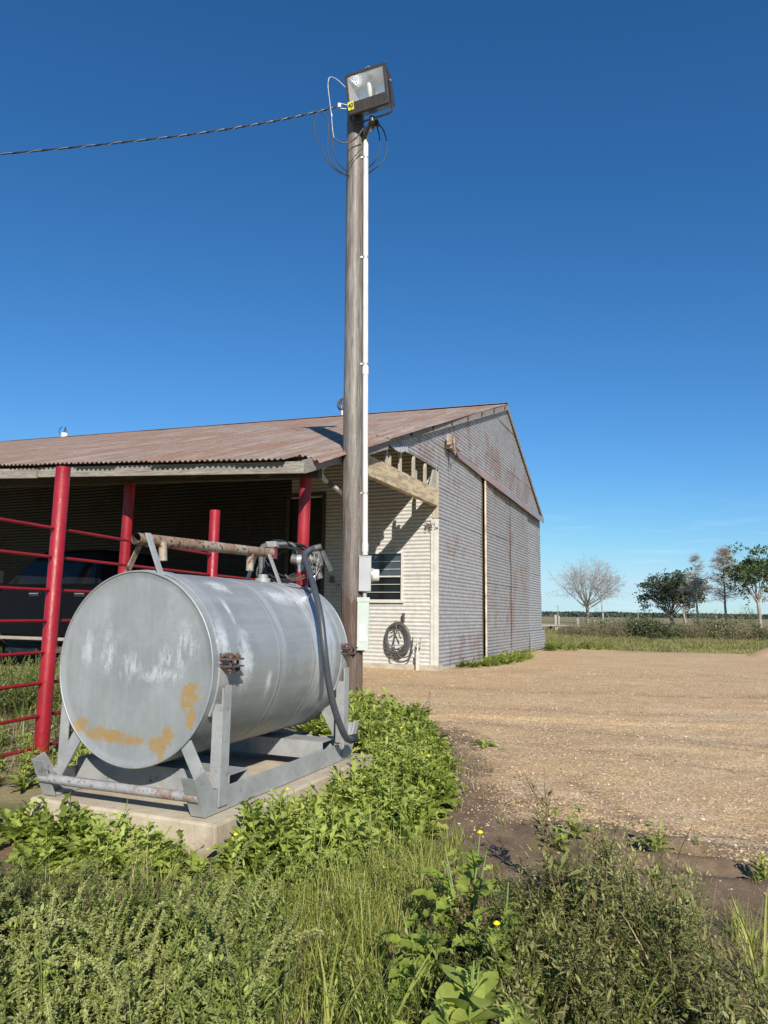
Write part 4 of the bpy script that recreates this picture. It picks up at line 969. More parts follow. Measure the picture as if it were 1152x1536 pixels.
# ------------------------------------------------------------------ floodlight
LC = Vector((-.335, 9.414, 8.693)); psi, til, LW, LH = .438, .285, .657, .57
ln_ = Vector((-math.sin(psi)*math.cos(til), -math.cos(psi)*math.cos(til), -math.sin(til))); lr = Vector((math.cos(psi), -math.sin(psi), 0)); lu = lr.cross(ln_); lu = lu if lu.z > 0 else -lu
lamp = thing('floodlight', 'large dark bronze floodlight tilted down on top of the pole, tagged 40', 'floodlight', LC)
LM = Matrix((lr, lu, ln_)).transposed().to_4x4()      # local x right, y up, z out of the glass
hw, hh = LW/2, LH/2
def ladd(name, mb, mat, parent=lamp, bevel=0.0):
    mb.v = [tuple(LM @ Vector(v)) for v in mb.v]; return mb.build(name, mat, parent, bevel)
wx0, wx1, wy0, wy1 = -hw+.035, hw-.04, -hh+.17, hh-.035
h = MB()                                             # door frame round the glass, ribbed lower part
h.box((-hw, hh-.035, -.03), (hw, hh, 0)); h.box((-hw, wy0, -.03), (wx0, wy1, 0)); h.box((wx1, wy0, -.03), (hw, wy1, 0)); h.box((-hw, -hh+.02, -.03), (hw, wy0, 0))
ladd('lens_frame', h, M['bronze'], bevel=.004)
hs_ = MB()                                           # housing shell, open at the front
D = -.30
outer = [(-hw+.01, -hh+.03, -.031), (hw-.01, -hh+.03, -.031), (hw-.01, hh-.01, -.031), (-hw+.01, hh-.01, -.031)]
back = [(-hw+.02, -hh+.06, D), (hw-.02, -hh+.06, D), (hw-.02, hh-.10, D+.05), (-hw+.02, hh-.10, D+.05)]
hs_.add(outer+back, [(0, 1, 5, 4), (1, 2, 6, 5), (2, 3, 7, 6), (3, 0, 4, 7), (4, 5, 6, 7)])
ladd('housing', hs_, M['bronze'])
for k in range(7):
    x = -hw+.06+k*(LW-.12)/6; ladd('rib', MB().box((x-.003, -hh+.03, .0), (x+.003, wy0-.03, .006)), M['bronze'])
ladd('lower_lip', MB().tube([(-hw+.005, -hh+.02, -.02), (hw-.005, -hh+.02, -.02)], .028, 12), M['bronze'])
rf = MB(); g = .006                                   # bright reflector
A_ = [(wx0, wy0, -.02), (wx1, wy0, -.02), (wx1, wy1, -.02), (wx0, wy1, -.02)]
B_ = [(wx0+.08, wy0+.06, -.20), (wx1-.08, wy0+.06, -.20), (wx1-.08, wy1-.10, -.22), (wx0+.08, wy1-.10, -.22)]
rf.add(A_+B_, [(0, 1, 5, 4), (1, 2, 6, 5), (2, 3, 7, 6), (3, 0, 4, 7), (4, 5, 6, 7)])
ladd('reflector', rf, simple('satin_aluminium', (.62, .64, .66), .32, .7, .06, 4, 0))
ladd('bulb', MB().tube([(0, wy0+.01, -.12), (0, wy0+.10, -.12), (0, wy0+.24, -.12), (0, wy0+.27, -.12)], [.02, .035, .035, .012], 14), M['pvc'])
gl = NB('clear_glass'); gl.color((1, 1, 1)).rough(.03); tr_ = gl.n('ShaderNodeBsdfTransparent'); ms_ = gl.n('ShaderNodeMixShader'); ms_.inputs[0].default_value = .08; gl.l(tr_.outputs[0], ms_.inputs[1]); gl.l(gl.b.outputs[0], ms_.inputs[2]); gl.l(ms_.outputs[0], gl.out.inputs[0])
ladd('glass', MB().box((wx0, wy0, -.012), (wx1, wy1, -.007)), gl.m)
ladd('tag_plate', MB().box((-hw+.004, wy0-.10, .0015), (-hw+.10, wy0+.015, .004)), simple('yellow_tag', (.75, .72, .08), .5, 0, .03, 5, 0))
tx = bpy.data.curves.new('tag_number', 'FONT'); tx.body = '40'; tx.size = .085; tx.align_x = 'CENTER'; tx.align_y = 'CENTER'; tx.extrude = .001; tx.offset = .0015; tx.materials.append(M['black'])
tmp_ = bpy.data.objects.new('tag_tmp', tx); COL.objects.link(tmp_); bpy.context.view_layer.update()
me_ = bpy.data.meshes.new_from_object(tmp_.evaluated_get(bpy.context.evaluated_depsgraph_get())); bpy.data.objects.remove(tmp_)
to = link('tag_number', me_, lamp)
tmx = LM @ Matrix.Translation((-hw+.052, wy0-.042, .006)); to.matrix_local = tmx
yk = MB()
for sx in (-1, 1): yk.bar((sx*(hw+.012), .10, -.10), (sx*(hw+.012), -hh-.02, -.10), .008, .05, (0, 0, 1))
yk.tube(spline([(hw+.012, -hh-.01, -.10), (hw-.01, -hh-.07, -.10), (hw-.08, -hh-.095, -.10)], 5), .016, 8); yk.tube(spline([(-hw-.012, -hh-.01, -.10), (-hw+.01, -hh-.07, -.10), (-hw+.08, -hh-.095, -.10)], 5), .016, 8)
yk.bar((-hw+.06, -hh-.095, -.10), (hw-.06, -hh-.095, -.10), .05, .010, (0, 1, 0)); ladd('yoke', yk, M['bronze'])
for sx in (-1, 1): ladd('pivot_bolt', MB().tube([(sx*(hw+.0), .06, -.10), (sx*(hw+.03), .06, -.10)], .018, 8), M['galv'])
ladd('latch', MB().tube(spline([(-.02, hh, -.06), (.0, hh+.03, -.06), (.05, hh+.035, -.06), (.07, hh, -.06)], 4), .008, 6), M['galv'])
kb = LM @ Vector((0, -hh-.10, -.10)); tgt = Vector((PX+pcx(8.15)+.09, PY-.03, 8.15))-LC
sw = MB(); sw.tube([kb, kb*.6+tgt*.4, tgt], .028, 12); sw.tube([kb+Vector((0, 0, .03)), kb+Vector((0, 0, -.05))], .042, 14); sw.build('slip_fitter_arm', M['bronze'], lamp)

# ------------------------------------------------------------------ garden hose coil and tap on the cream wall
HW = BM @ Vector((-.075, .80, .66))
hc = thing('garden_hose', 'dark hose coiled on a hook on the cream corrugated wall', 'hose', HW, BROT)
for k in range(11):
    r, a = rnd.uniform(.215, .30), rnd.uniform(0, 6); cz = -.02-(r-.215)*.7; cy = rnd.uniform(-.02, .02)
    MB().tube([(-.03-.010*(k % 4)+.012*math.sin(t*2+a), cy+math.cos(t)*r*(.92+.03*math.sin(a)), cz+math.sin(t)*r*1.12+.02*math.sin(t*3+a)) for t in np.linspace(0, 6.283, 36)], .0125, 7).build('hose_loop', M['hose_slate'], hc)
MB().tube(spline([(-.06, .03, .30), (-.08, .0, .1), (-.07, .05, -.1), (-.08, .03, -.25), (-.06, -.1, -.42), (-.06, -.28, -.37), (-.05, -.33, -.2), (-.04, -.34, -.02)], 6), .0125, 7).build('hose_tail', M['hose_slate'], hc)
MB().tube(spline([(-.06, .12, -.34), (-.07, .1, -.44), (-.06, -.05, -.52), (-.05, -.25, -.46), (-.04, -.34, -.28)], 6), .0125, 7).build('hose_tail', M['hose_slate'], hc)
MB().tube(spline([(-.06, .12, .05), (-.08, .0, .12), (-.07, -.08, -.02)], 5), .0125, 7).tube([(-.07, -.08, -.02), (-.075, -.10, -.06)], .016, 8).build('hose_end', M['hose_slate'], hc)
MB().box((-.035, -.13, .28), (.045, -.10, .45)).build('wall_hook', M['bronze'], hc)
tap = thing('water_tap', 'pale standpipe with a tap beside the coiled hose', 'tap', BM @ Vector((-.16, .34, 0)), BROT)
MB().box((-.035, -.03, -.05), (.035, .03, .36)).build('post', M['trim'], tap, .006)
MB().tube([(-.0, .0, .3), (0, 0, .56)], .016, 10).build('riser', M['pvc'], tap)
MB().tube([(0, 0, .53), (-.0, -.10, .54)], .018, 10).tube([(0, -.07, .54), (-.01, -.08, .48)], .016, 8).tube([(0, -.06, .56), (0, -.06, .62)], .012, 8).build('tap_body', M['white_part'], tap)
MB().cbox((0, -.06, .625), (.06, .06, .014)).build('handle', M['white_part'], tap, .003)
# ------------------------------------------------------------------ leaves and plants
def leaf(o, az, pitch, Ln, W, kind='lance', droop=.6, fold=.25, n=6, tint=.5, twist=0.0, r=rng):
    t = np.linspace(0, 1, n+1)
    if kind == 'lance': w = np.sin(np.pi*np.clip(t, 0, 1)**.85)
    elif kind == 'oval': w = np.sin(np.pi*t**1.25)**.8
    elif kind == 'blade': w = (1-t)**.6
    elif kind == 'lobed':
        w = np.sin(np.pi*np.clip(t*.93+.03, 0, 1)**1.15)**.75*(1-.50*(np.arange(n+1) % 2)); w[0] = .08
    if kind != 'blade': w[-1] = 0.0; w[0] = max(w[0], .06)
    th = pitch-droop*t; dl = Ln/n
    y = np.concatenate([[0], np.cumsum(np.cos(th[:-1])*dl)]); z = np.concatenate([[0], np.cumsum(np.sin(th[:-1])*dl)])
    hw = w*W/2; sw = np.sin(t*7+tint*20)*W*.06
    c = np.stack([sw, y, z], -1)
    up = np.stack([0*t, -np.sin(th), np.cos(th)], -1)
    side = np.array([1.0, 0, 0])*math.cos(twist)+up*math.sin(twist)
    jit = (r.random(n+1)-.5)*.25*W if kind == 'lobed' else 0*t
    Lv = c-side*hw[:, None]+up*(fold*hw+jit)[:, None]; Rv = c+side*hw[:, None]+up*(fold*hw-jit)[:, None]
    if kind == 'lobed': Lv[1:-1:2, 1] += dl*.25; Rv[1:-1:2, 1] += dl*.25
    V = np.stack([Lv, c, Rv], 1).reshape(-1, 3); T = []
    for i in range(n):
        a = i*3; T += [(a, a+1, a+4), (a, a+4, a+3), (a+1, a+2, a+5), (a+1, a+5, a+4)]
    cz, sz = math.cos(az), math.sin(az)
    V = np.stack([V[:, 0]*cz+V[:, 1]*sz, -V[:, 0]*sz+V[:, 1]*cz, V[:, 2]], -1)+np.asarray(o)
    return V, np.array(T), np.full(len(V), tint)
def mini(o, az, pitch, Ln, W, tint):          # two-triangle leaflet
    d = np.array([math.sin(az)*math.cos(pitch), math.cos(az)*math.cos(pitch), math.sin(pitch)]); s = np.array([math.cos(az), -math.sin(az), 0])
    u = np.cross(s, d)
    o = np.asarray(o); V = np.stack([o, o+d*Ln*.5-s*W/2+u*W*.2, o+d*Ln, o+d*Ln*.5+s*W/2+u*W*.2]); return V, np.array([(0, 1, 2), (0, 2, 3)]), np.full(4, tint)
def stalk(pts, r0, r1, tint, n=4):
    pts = np.asarray(pts, float); k = len(pts); V = []; T = []
    for i, p in enumerate(pts):
        r = r0+(r1-r0)*i/(k-1)
        for j in range(n): a = 2*math.pi*j/n; V.append(p+np.array([math.cos(a)*r, math.sin(a)*r, 0]))
    for i in range(k-1):
        for j in range(n):
            j2 = (j+1) % n; T += [(i*n+j, i*n+j2, (i+1)*n+j2), (i*n+j, (i+1)*n+j2, (i+1)*n+j)]
    return np.array(V), np.array(T), np.full(len(V), tint)
def merge(ps):
    V, T, A, o = [], [], [], 0
    for v, t, a in ps: V.append(v); T.append(t+o); A.append(a); o += len(v)
    return np.concatenate(V), np.concatenate(T), np.concatenate(A)
def U(a, b): return a+(b-a)*rng.random()

def p_mustard():
    ps = []; n = rng.integers(9, 15)
    for k in range(n):
        ps.append(leaf((0, 0, .01), U(0, 6.28), U(.35, 1.25), U(.09, .19), U(.035, .065), 'lobed', U(.4, 1.3), U(.1, .5), 8, U(.25, .95)))
    for k in range(rng.integers(1, 4)):
        h = U(.10, .24); a = U(0, 6.28); l = U(0, .07); pts = [(0, 0, 0), (math.cos(a)*l*.4, math.sin(a)*l*.4, h*.5), (math.cos(a)*l, math.sin(a)*l, h)]
        ps.append(stalk(pts, .003, .0018, .6))
        for q in range(rng.integers(6, 11)):
            f = U(.3, 1); o = (math.cos(a)*l*f, math.sin(a)*l*f, h*f); ps.append(leaf(o, U(0, 6.28), U(.0, 1.2), U(.035, .08), U(.018, .035), 'lobed', U(.2, 1.2), .3, 6, U(.4, 1)))
    return merge(ps)
def p_amaranth():
    ps = []
    for k in range(rng.integers(5, 9)):
        a = U(0, 6.28); lean = U(.05, .9); Ln = U(.14, .34); m = 9; p = np.array([U(-.02, .02), U(-.02, .02), 0.0]); th = 1.5-lean*.4; pts = [p.copy()]
        for i in range(m):
            th -= lean/m*1.3; p = p+np.array([math.cos(a)*math.cos(th), math.sin(a)*math.cos(th), math.sin(th)])*Ln/m; a += U(-.15, .15); pts.append(p.copy())
        ps.append(stalk(pts, .0022, .001, .35, 3)); base_t = U(.15, .75)
        P = np.array(pts)
        nl = int(Ln*520)
        for q in range(nl):
            f = (.12+.88*rng.random())*(m-.001); i = int(f); o = P[i]+(P[i+1]-P[i])*(f-i)
            ps.append(mini(o, U(0, 6.28), U(-.5, 1.0), U(.007, .014)*(1.25-.5*f/m), U(.004, .008), np.clip(base_t+U(-.22, .25), 0, 1)))
        for q in range(rng.integers(2, 6)):
            f = U(.1, .6)*m; i = int(f); o = P[i]; ps.append(leaf(o, U(0, 6.28), U(.0, .9), U(.025, .05), U(.008, .016), 'lance', U(0, .8), .3, 4, np.clip(base_t+U(-.1, .2), 0, 1)))
    return merge(ps)
def p_grass(h0=.08, h1=.26, n0=16, n1=28, w=.0042):
    ps = []
    for k in range(rng.integers(n0, n1)):
        ps.append(leaf((U(-.02, .02), U(-.02, .02), 0), U(0, 6.28), U(1.0, 1.5), U(h0, h1), U(w*.6, w*1.3), 'blade', U(.05, 1.3)*U(.3, 1), .3, 4, U(.1, 1), U(-.6, .6)))
    return merge(ps)
def p_pigweed(h0=.16, h1=.34, lv=(.022, .055), dens=1.0):
    ps = []
    for k in range(rng.integers(3, 6)):
        a = U(0, 6.28); h = U(h0, h1); l = U(.02, .13); P = np.array([(0, 0, 0), (math.cos(a)*l*.3, math.sin(a)*l*.3, h*.35), (math.cos(a)*l*.6, math.sin(a)*l*.6, h*.7), (math.cos(a)*l, math.sin(a)*l, h)])
        ps.append(stalk(P, .0028, .0012, U(0, .25), 3)); bt = U(.1, .8)
        for q in range(int(U(24, 40)*dens)):
            f = (.15+.849*rng.random())*3; i = int(f); o = P[i]+(P[i+1]-P[i])*(f-i); s = 1.15-.2*f
            b = U(.0, .05); az = U(0, 6.28); o = o+np.array([math.sin(az)*b, math.cos(az)*b, b*.4])
            ps.append(leaf(o, az+U(-.4, .4), U(-.3, 1.1), U(*lv)*s, U(.007, .016)*s, 'lance', U(-.2, .9), U(0, .5), 3, np.clip(bt+U(-.25, .3), 0, 1)))
    return merge(ps)
def p_straw():
    ps = []
    for k in range(rng.integers(8, 16)): ps.append(leaf((U(-.03, .03), U(-.03, .03), 0), U(0, 6.28), U(.1, 1.4), U(.06, .22), U(.002, .004), 'blade', U(-.3, 1.2), .2, 3, U(0, 1)))
    return merge(ps)

def scatter(name, protos, xy, sc, mat, label, cat='weeds', zoff=0.0, tv=.2):
    xy = np.asarray(xy); n = len(xy); which = rng.integers(0, len(protos), n); sc = np.broadcast_to(sc, (n,)); Vs, Ts, As, o = [], [], [], 0
    z = relief(xy[:, 0], xy[:, 1])+zoff; drift = (vnoise(xy[:, 0]*1.9, xy[:, 1]*1.9, 101, 3)-.5)*1.1
    for k, (V, T, A) in enumerate(protos):
        m = np.where(which == k)[0]
        if not len(m): continue
        an = rng.random(len(m))*6.283; s = sc[m]; c_, s_ = (np.cos(an)*s)[:, None], (np.sin(an)*s)[:, None]
        W_ = np.stack([V[None, :, 0]*c_-V[None, :, 1]*s_+xy[m, 0:1], V[None, :, 0]*s_+V[None, :, 1]*c_+xy[m, 1:2], V[None, :, 2]*s[:, None]+z[m, None]], -1)
        off = o+np.arange(len(m))*len(V)
        Vs.append(W_.reshape(-1, 3)); Ts.append((T[None]+off[:, None, None]).reshape(-1, 3)); As.append(np.clip(A[None]+((rng.random(len(m))-.5)*tv*2+drift[m])[:, None], 0, 1).ravel()); o += len(m)*len(V)
    me = np_mesh(name, np.concatenate(Vs), np.concatenate(Ts), mat, True, {'tint': np.concatenate(As)})
    return tag(link(name, me), label, cat, kind='stuff')
def fill(polys, dens, keep=None, edge=0.0):
    out = []
    for P in polys:
        P = np.array(P); lo, hi = P.min(0), P.max(0); n = int((hi-lo).prod()*dens); q = lo+(hi-lo)*rng.random((n, 2))
        sd = poly_sd(q[:, 0], q[:, 1], P)
        m = sd < (-edge*rng.random(n)+(vnoise(q[:, 0]*3, q[:, 1]*3, 77)-.5)*.18)
        if keep is not None: m &= keep(q)
        out.append(q[m])
    return np.concatenate(out)
SLABP = [tuple((TM @ Vector(p))[:2]) for p in ((-.66, -.10, 0), (.62, -.10, 0), (.62, 1.70, 0), (-.66, 1.70, 0))]
def clear(q): return (poly_sd(q[:, 0], q[:, 1], SLABP) > .03) & (np.hypot(q[:, 0]-PX, q[:, 1]-PY) > .2)

L_bright = mat_leaf('bright_leaf', (.085, .12, .018), (.26, .33, .055), (.45, .51, .13), .38, .42)
L_mid = mat_leaf('mid_leaf', (.075, .105, .022), (.23, .28, .055), (.40, .44, .12), .30, .55)
L_grey = mat_leaf('grey_leaf', (.09, .11, .04), (.26, .29, .09), (.42, .44, .17), .25, .6)
L_olive = mat_leaf('olive_leaf', (.08, .085, .03), (.24, .245, .08), (.42, .395, .17), .25, .6, .15)
L_grass = mat_leaf('grass_blade', (.11, .14, .02), (.29, .33, .06), (.48, .49, .15), .40, .5)
L_straw = mat_leaf('dry_straw', (.16, .115, .06), (.32, .25, .14), (.48, .40, .26), .2, .8, .1)
L_brownseed = mat_leaf('brown_seed', (.09, .05, .03), (.20, .13, .08), (.32, .23, .15), .1, .8, .1)
L_dark = mat_leaf('dark_leaf', (.03, .042, .02), (.065, .08, .035), (.13, .14, .065), .15, .5)
L_field = mat_leaf('field_blade', (.10, .12, .03), (.22, .21, .08), (.38, .33, .17), .25, .7, .15)

mus = [p_mustard() for _ in range(9)]; ama = [p_amaranth() for _ in range(9)]; gra = [p_grass() for _ in range(8)]; sgr = [p_grass(.05, .13, 14, 24, .0032) for _ in range(5)]
pig = [p_pigweed() for _ in range(9)]; stw = [p_straw() for _ in range(5)]
POLY_M = G2([(548, 1125), (640, 1128), (678, 1160), (672, 1205), (640, 1250), (560, 1320), (430, 1352), (350, 1345), (346, 1300), (470, 1225), (565, 1160)])
POLY_M2 = G2([(455, 1100), (540, 1068), (590, 1075), (650, 1100), (650, 1130), (545, 1130), (500, 1110)])
POLY_A = G2([(-500, 1390), (60, 1385), (300, 1398), (400, 1430), (430, 2600), (-900, 2600)])
POLY_G = G2([(370, 1385), (500, 1345), (600, 1300), (665, 1290), (650, 1400), (590, 1500), (620, 2600), (400, 2600)])
POLY_P = G2([(770, 1405), (870, 1385), (980, 1400), (1070, 1440), (1110, 1500), (1160, 1600), (1250, 2600), (760, 2600), (745, 1500)])
POLY_T = G2([(600, 1440), (700, 1400), (770, 1470), (770, 2600), (620, 2600)])
q = fill([POLY_M], 165, clear); scatter('mustard_greens', mus, q, .75+.5*rng.random(len(q)), L_bright, 'bright green lobed weeds crowding the slab edge and pole', 'weeds')
q = fill([POLY_M2], 95, clear); scatter('mustard_greens', mus, q, .9+.5*rng.random(len(q)), L_bright, 'green lobed weeds at the foot of the wooden pole', 'weeds')
q = fill([POLY_A], 120, clear); scatter('spiky_weeds', ama, q, .55+.4*rng.random(len(q)), L_mid, 'dense dark green weeds with fine seed spikes at lower left', 'weeds')
q = fill([POLY_A], 110, clear); scatter('spiky_weeds', ama, q, .65+.45*rng.random(len(q)), L_grey, 'grey green seed spikes rising through the lower left weeds', 'weeds')
SL = G2([(-40, 1262), (60, 1252), (120, 1262), (200, 1278), (300, 1300), (320, 1330), (200, 1330), (0, 1310)])
q = fill([SL], 70, clear); scatter('leafy_weeds', mus, q, .65+.55*rng.random(len(q)), L_bright, 'lobed leafy weeds banked against the front of the concrete pad', 'weeds')
q = fill([SL], 60, clear); scatter('tall_grass', gra, q, .5+.4*rng.random(len(q)), L_grass, 'grass tufts against the front of the concrete pad', 'grass')
POLY_A0 = G2([(-300, 1335), (60, 1335), (330, 1345), (400, 1400), (300, 1410), (60, 1400), (-300, 1400)])
q = fill([POLY_A0], 120, clear); scatter('low_weeds', ama+pig, q, .3+.25*rng.random(len(q)), L_grey, 'low mixed weeds between the rosettes and the seed spikes', 'weeds')
q = fill([POLY_A0], 60, clear); scatter('short_grass', sgr, q, .9+.7*rng.random(len(q)), L_grass, 'short grass before the concrete pad', 'grass')
def p_spike():
    ps = []
    for k in range(rng.integers(2, 5)):
        a = U(0, 6.28); lean = U(.5, 1.9); Ln = U(.22, .36); m = 12; p = np.array([U(-.02, .02), U(-.02, .02), 0.0]); th = 1.5; pts = [p.copy()]
        for i in range(m):
            th -= lean/m*(.4+1.3*i/m); p = p+np.array([math.cos(a)*math.cos(th), math.sin(a)*math.cos(th), math.sin(th)])*Ln/m; pts.append(p.copy())
        P = np.array(pts); ps.append(stalk(P, .003, .0025, .5, 4)); bt = U(.4, .9)
        for q in range(int(Ln*1500)):
            f = (.25+.75*rng.random())*(m-.001); i = int(f); o = P[i]+(P[i+1]-P[i])*(f-i); w_ = .0055*(1-.5*max(0, f/m-.8)/.2); az = U(0, 6.28); o = o+np.array([math.sin(az), math.cos(az), U(-1, 1)])*w_*.5
            ps.append(mini(o, az, U(-.6, .9), U(.006, .010), U(.004, .006), np.clip(bt+U(-.3, .25), 0, 1)))
        for q in range(5):
            i = rng.integers(1, 6); ps.append(leaf(P[i], U(0, 6.28), U(.0, .9), U(.03, .06), U(.012, .02), 'lance', U(0, .8), .3, 4, U(.3, .8)))
    return merge(ps)
spk = [p_spike() for _ in range(6)]
q = fill([POLY_A], 42, clear); scatter('seed_spikes', spk, q, .75+.4*rng.random(len(q)), L_grey, 'arching pale green seed spikes over the lower left weeds', 'weeds')
q = fill([POLY_P], 8); scatter('seed_spikes', spk, q, .6+.3*rng.random(len(q)), L_olive, 'arching olive seed spikes among the lower right weeds', 'weeds')
RT = G2([(820, 1340), (960, 1350), (1060, 1385), (1060, 1440), (980, 1420), (820, 1400)])
q = fill([RT], 95, clear); scatter('olive_weeds', pig, q, .6+.4*rng.random(len(q)), L_olive, 'upper fringe of olive weeds against the damp soil at right', 'weeds')
AL = G2([(310, 1405), (430, 1410), (440, 2600), (300, 2600)])
big = [p_pigweed(.12, .26, (.035, .075), 1.0) for _ in range(5)]
q = fill([AL], 70); scatter('leafy_weeds', big, q, .7+.5*rng.random(len(q)), L_mid, 'larger leafed weeds beside the tall grass at lower left', 'weeds')
BRW = G2([(285, 1440), (325, 1440), (325, 1560), (285, 1560)])
q = fill([BRW, POLY_T], 9); scatter('brown_seed_spikes', ama, q, .8+.4*rng.random(len(q)), L_brownseed, 'dry brown seed spikes standing in the weeds', 'weeds')
q = fill([POLY_A, POLY_G, POLY_A0], 22); scatter('dead_stems', stw, q, .8+.9*rng.random(len(q)), L_straw, 'dead straw stems tangled through the foreground weeds', 'weeds')
q = fill([POLY_A], 22); scatter('leafy_weeds', pig, q, .7+.4*rng.random(len(q)), L_mid, 'small leafed dark weeds among the seed spikes at lower left', 'weeds')
q = fill([POLY_G], 230, clear); scatter('tall_grass', gra, q, .6+.5*rng.random(len(q)), L_grass, 'tall bright grass blades at bottom centre', 'grass')
q = fill([POLY_G, POLY_T], 50, clear); scatter('small_weeds', pig, q, .45+.35*rng.random(len(q)), L_mid, 'low leafy weeds mixed into the tall grass', 'weeds')
q = fill([POLY_P], 105, clear); scatter('olive_weeds', pig, q, .6+.45*rng.random(len(q)), L_olive, 'olive bushy weeds with narrow leaves at lower right', 'weeds')
q = fill([POLY_P], 30, clear); scatter('small_leafy_weeds', mus, q, .35+.35*rng.random(len(q)), L_mid, 'small broad leafed weeds growing through the lower right patch', 'weeds')
q = fill([POLY_P], 55, clear); scatter('short_grass', gra, q, .5+.4*rng.random(len(q)), L_grass, 'thin grass growing through the lower right patch', 'grass')
q = fill([POLY_P, POLY_T], 45); scatter('spiky_weeds', ama, q, .5+.4*rng.random(len(q)), L_olive, 'olive seed spikes among the lower right weeds', 'weeds')
q = fill([POLY_P], 26); scatter('dry_stems', stw, q, .9+.8*rng.random(len(q)), L_straw, 'dry straw coloured stems among the lower right weeds', 'weeds')
POLY_SG = G2([(560, 1250), (640, 1215), (680, 1240), (700, 1300), (760, 1330), (900, 1345), (780, 1400), (680, 1400), (600, 1420), (520, 1340)])
q = fill([POLY_SG], 120, lambda q: clear(q) & (vnoise(q[:, 0]*2.5, q[:, 1]*2.5, 51) > .50)); scatter('short_grass', sgr, q, .8+.5*rng.random(len(q)), L_grass, 'short grass tufts on the bare soil between the weeds', 'grass')
DC = G2([(700, 1230), (1152, 1275), (1400, 1300), (1400, 1420), (900, 1330), (700, 1300)])
q = fill([DC], 16, clear); scatter('sparse_weeds', sgr+mus[:3], q, .3+.5*rng.random(len(q)), L_mid, 'sparse tiny weeds on the damp soil at the edge of the lot', 'weeds')
POLY_BR = G2([(1080, 1390), (1170, 1380), (1260, 1450), (1260, 1700), (1100, 1700), (1110, 1500)])
q = fill([POLY_BR], 120); scatter('short_grass', sgr, q, .9+.6*rng.random(len(q)), L_grass, 'small bright grass tufts at the lower right corner', 'grass')
POLY_ST = G2([(655, 1120), (740, 1140), (760, 1200), (690, 1230), (650, 1210)])
q = fill([POLY_ST, POLY_SG, POLY_BR], 45, clear); scatter('dead_litter', stw, q, .4+.5*rng.random(len(q)), L_straw, 'dead straw litter on the dark soil', 'litter')
# ground left of the fence: straw, leafy plants, brush
FL = [(-9, 4.0), (-2.5, 4.0), (-1.95, 5.1), (-1.5, 8.3), (-2.0, 10.4), (-6, 12.3), (-12, 14)]
q = fill([FL], 60, clear); scatter('dry_grass', stw, q, .7+.7*rng.random(len(q)), L_straw, 'dry straw grass round the red fence posts', 'grass')
q = fill([FL], 26, lambda q: clear(q) & (vnoise(q[:, 0]*1.2, q[:, 1]*1.2, 57) > .48)); scatter('fence_weeds', sgr, q, 1.2+.9*rng.random(len(q)), L_mid, 'green grass tufts beyond the red fence', 'grass')
LL = G2([(-200, 1150), (-60, 1105), (60, 1095), (105, 1100), (190, 1100), (190, 1150), (100, 1180), (40, 1200), (-100, 1210)])
q = fill([LL], 26, clear); scatter('leafy_weeds', mus, q, .6+.35*rng.random(len(q)), L_mid, 'broad leafed green weeds under the red fence rails', 'weeds')
BB = G2([(-250, 1075), (-60, 1040), (60, 1040), (95, 1060), (90, 1085), (-40, 1095)])
q = fill([BB], 30, clear); scatter('brush_weeds', ama, q, 1.4+.7*rng.random(len(q)), L_grey, 'grey green spiky brush growing beyond the fence', 'weeds')
# green strip along the gable foot and round its far corner
GS = [tuple((BM @ Vector(p))[:2]) for p in ((.9, -.15, 0), (4.6, -.35, 0), (5.6, -.8, 0), (4.2, -.9, 0), (2.0, -.75, 0), (.8, -.5, 0))]
q = fill([GS], 55); scatter('gable_weeds', mus, q, .8+.4*rng.random(len(q)), L_bright, 'strip of green weeds along the foot of the gable', 'weeds')
GC = [tuple((BM @ Vector(p))[:2]) for p in ((9.2, -.2, 0), (10.6, -.25, 0), (12.4, 0, 0), (13.5, -2.0, 0), (11.2, -2.2, 0), (9.5, -1.0, 0))]
q = fill([GC], 9); scatter('corner_weeds', mus, q, 1.0+.6*rng.random(len(q)), L_bright, 'green weeds at the far corner of the barn', 'weeds')
# field grass, thinning with distance
n = 15000; y = 21+rng.random(n)**1.5*40; x = y*(.10+rng.random(n)*.75)
m = (poly_sd(x, y, LOT)+(vnoise(x*.5, y*.5, 23)-.5)*1.6 > -.2); x, y = x[m], y[m]
pg = vnoise(x*.18, y*.5, 61, 3) > .60
fg = [p_grass(.06, .19, 7, 11, .014) for _ in range(5)]
q = np.stack([x, y], -1)
scatter('field_grass', fg, q[~pg], (.8+.5*rng.random((~pg).sum()))*(.7+q[~pg][:, 1]*.012), L_field, 'dry yellowish grass covering the field behind the lot', 'grass')
scatter('green_field_grass', fg, q[pg], (.6+.4*rng.random(pg.sum()))*(.7+q[pg][:, 1]*.012), L_grass, 'greener grass patches in the field behind the lot', 'grass')

# ------------------------------------------------------------------ single plants with their own leaves
stem_m = simple('green_stem', (.16, .22, .06), .5, 0, .2, 10, .1); dry_m = simple('brown_stem', (.17, .11, .07), .8, 0, .3, 10, .1)
yel = simple('yellow_petals', (.80, .58, .01), .6, 0, .08, 8, 0)
LM_ = {}
def leafmesh(key, Ln, W, kind, n, mat, droop, fold):
    out = []
    for k in range(4):
        V, T, A = leaf((0, 0, 0), 0, .0, Ln, W, kind, droop*U(.7, 1.3), fold, n, U(.35, .95))
        A = np.clip(A+(rng.random(len(A))-.5)*.2, 0, 1)
        out.append(np_mesh('leaf', V, T, mat, True, {'tint': A}))
    LM_[key] = out
leafmesh('sow', .17, .075, 'lobed', 16, L_bright, .9, .35); leafmesh('sow_s', .085, .045, 'lobed', 9, L_bright, .5, .3)
leafmesh('dock', .15, .050, 'oval', 8, L_bright, .8, .3); leafmesh('rad', .165, .062, 'lobed', 14, L_bright, .7, .3)
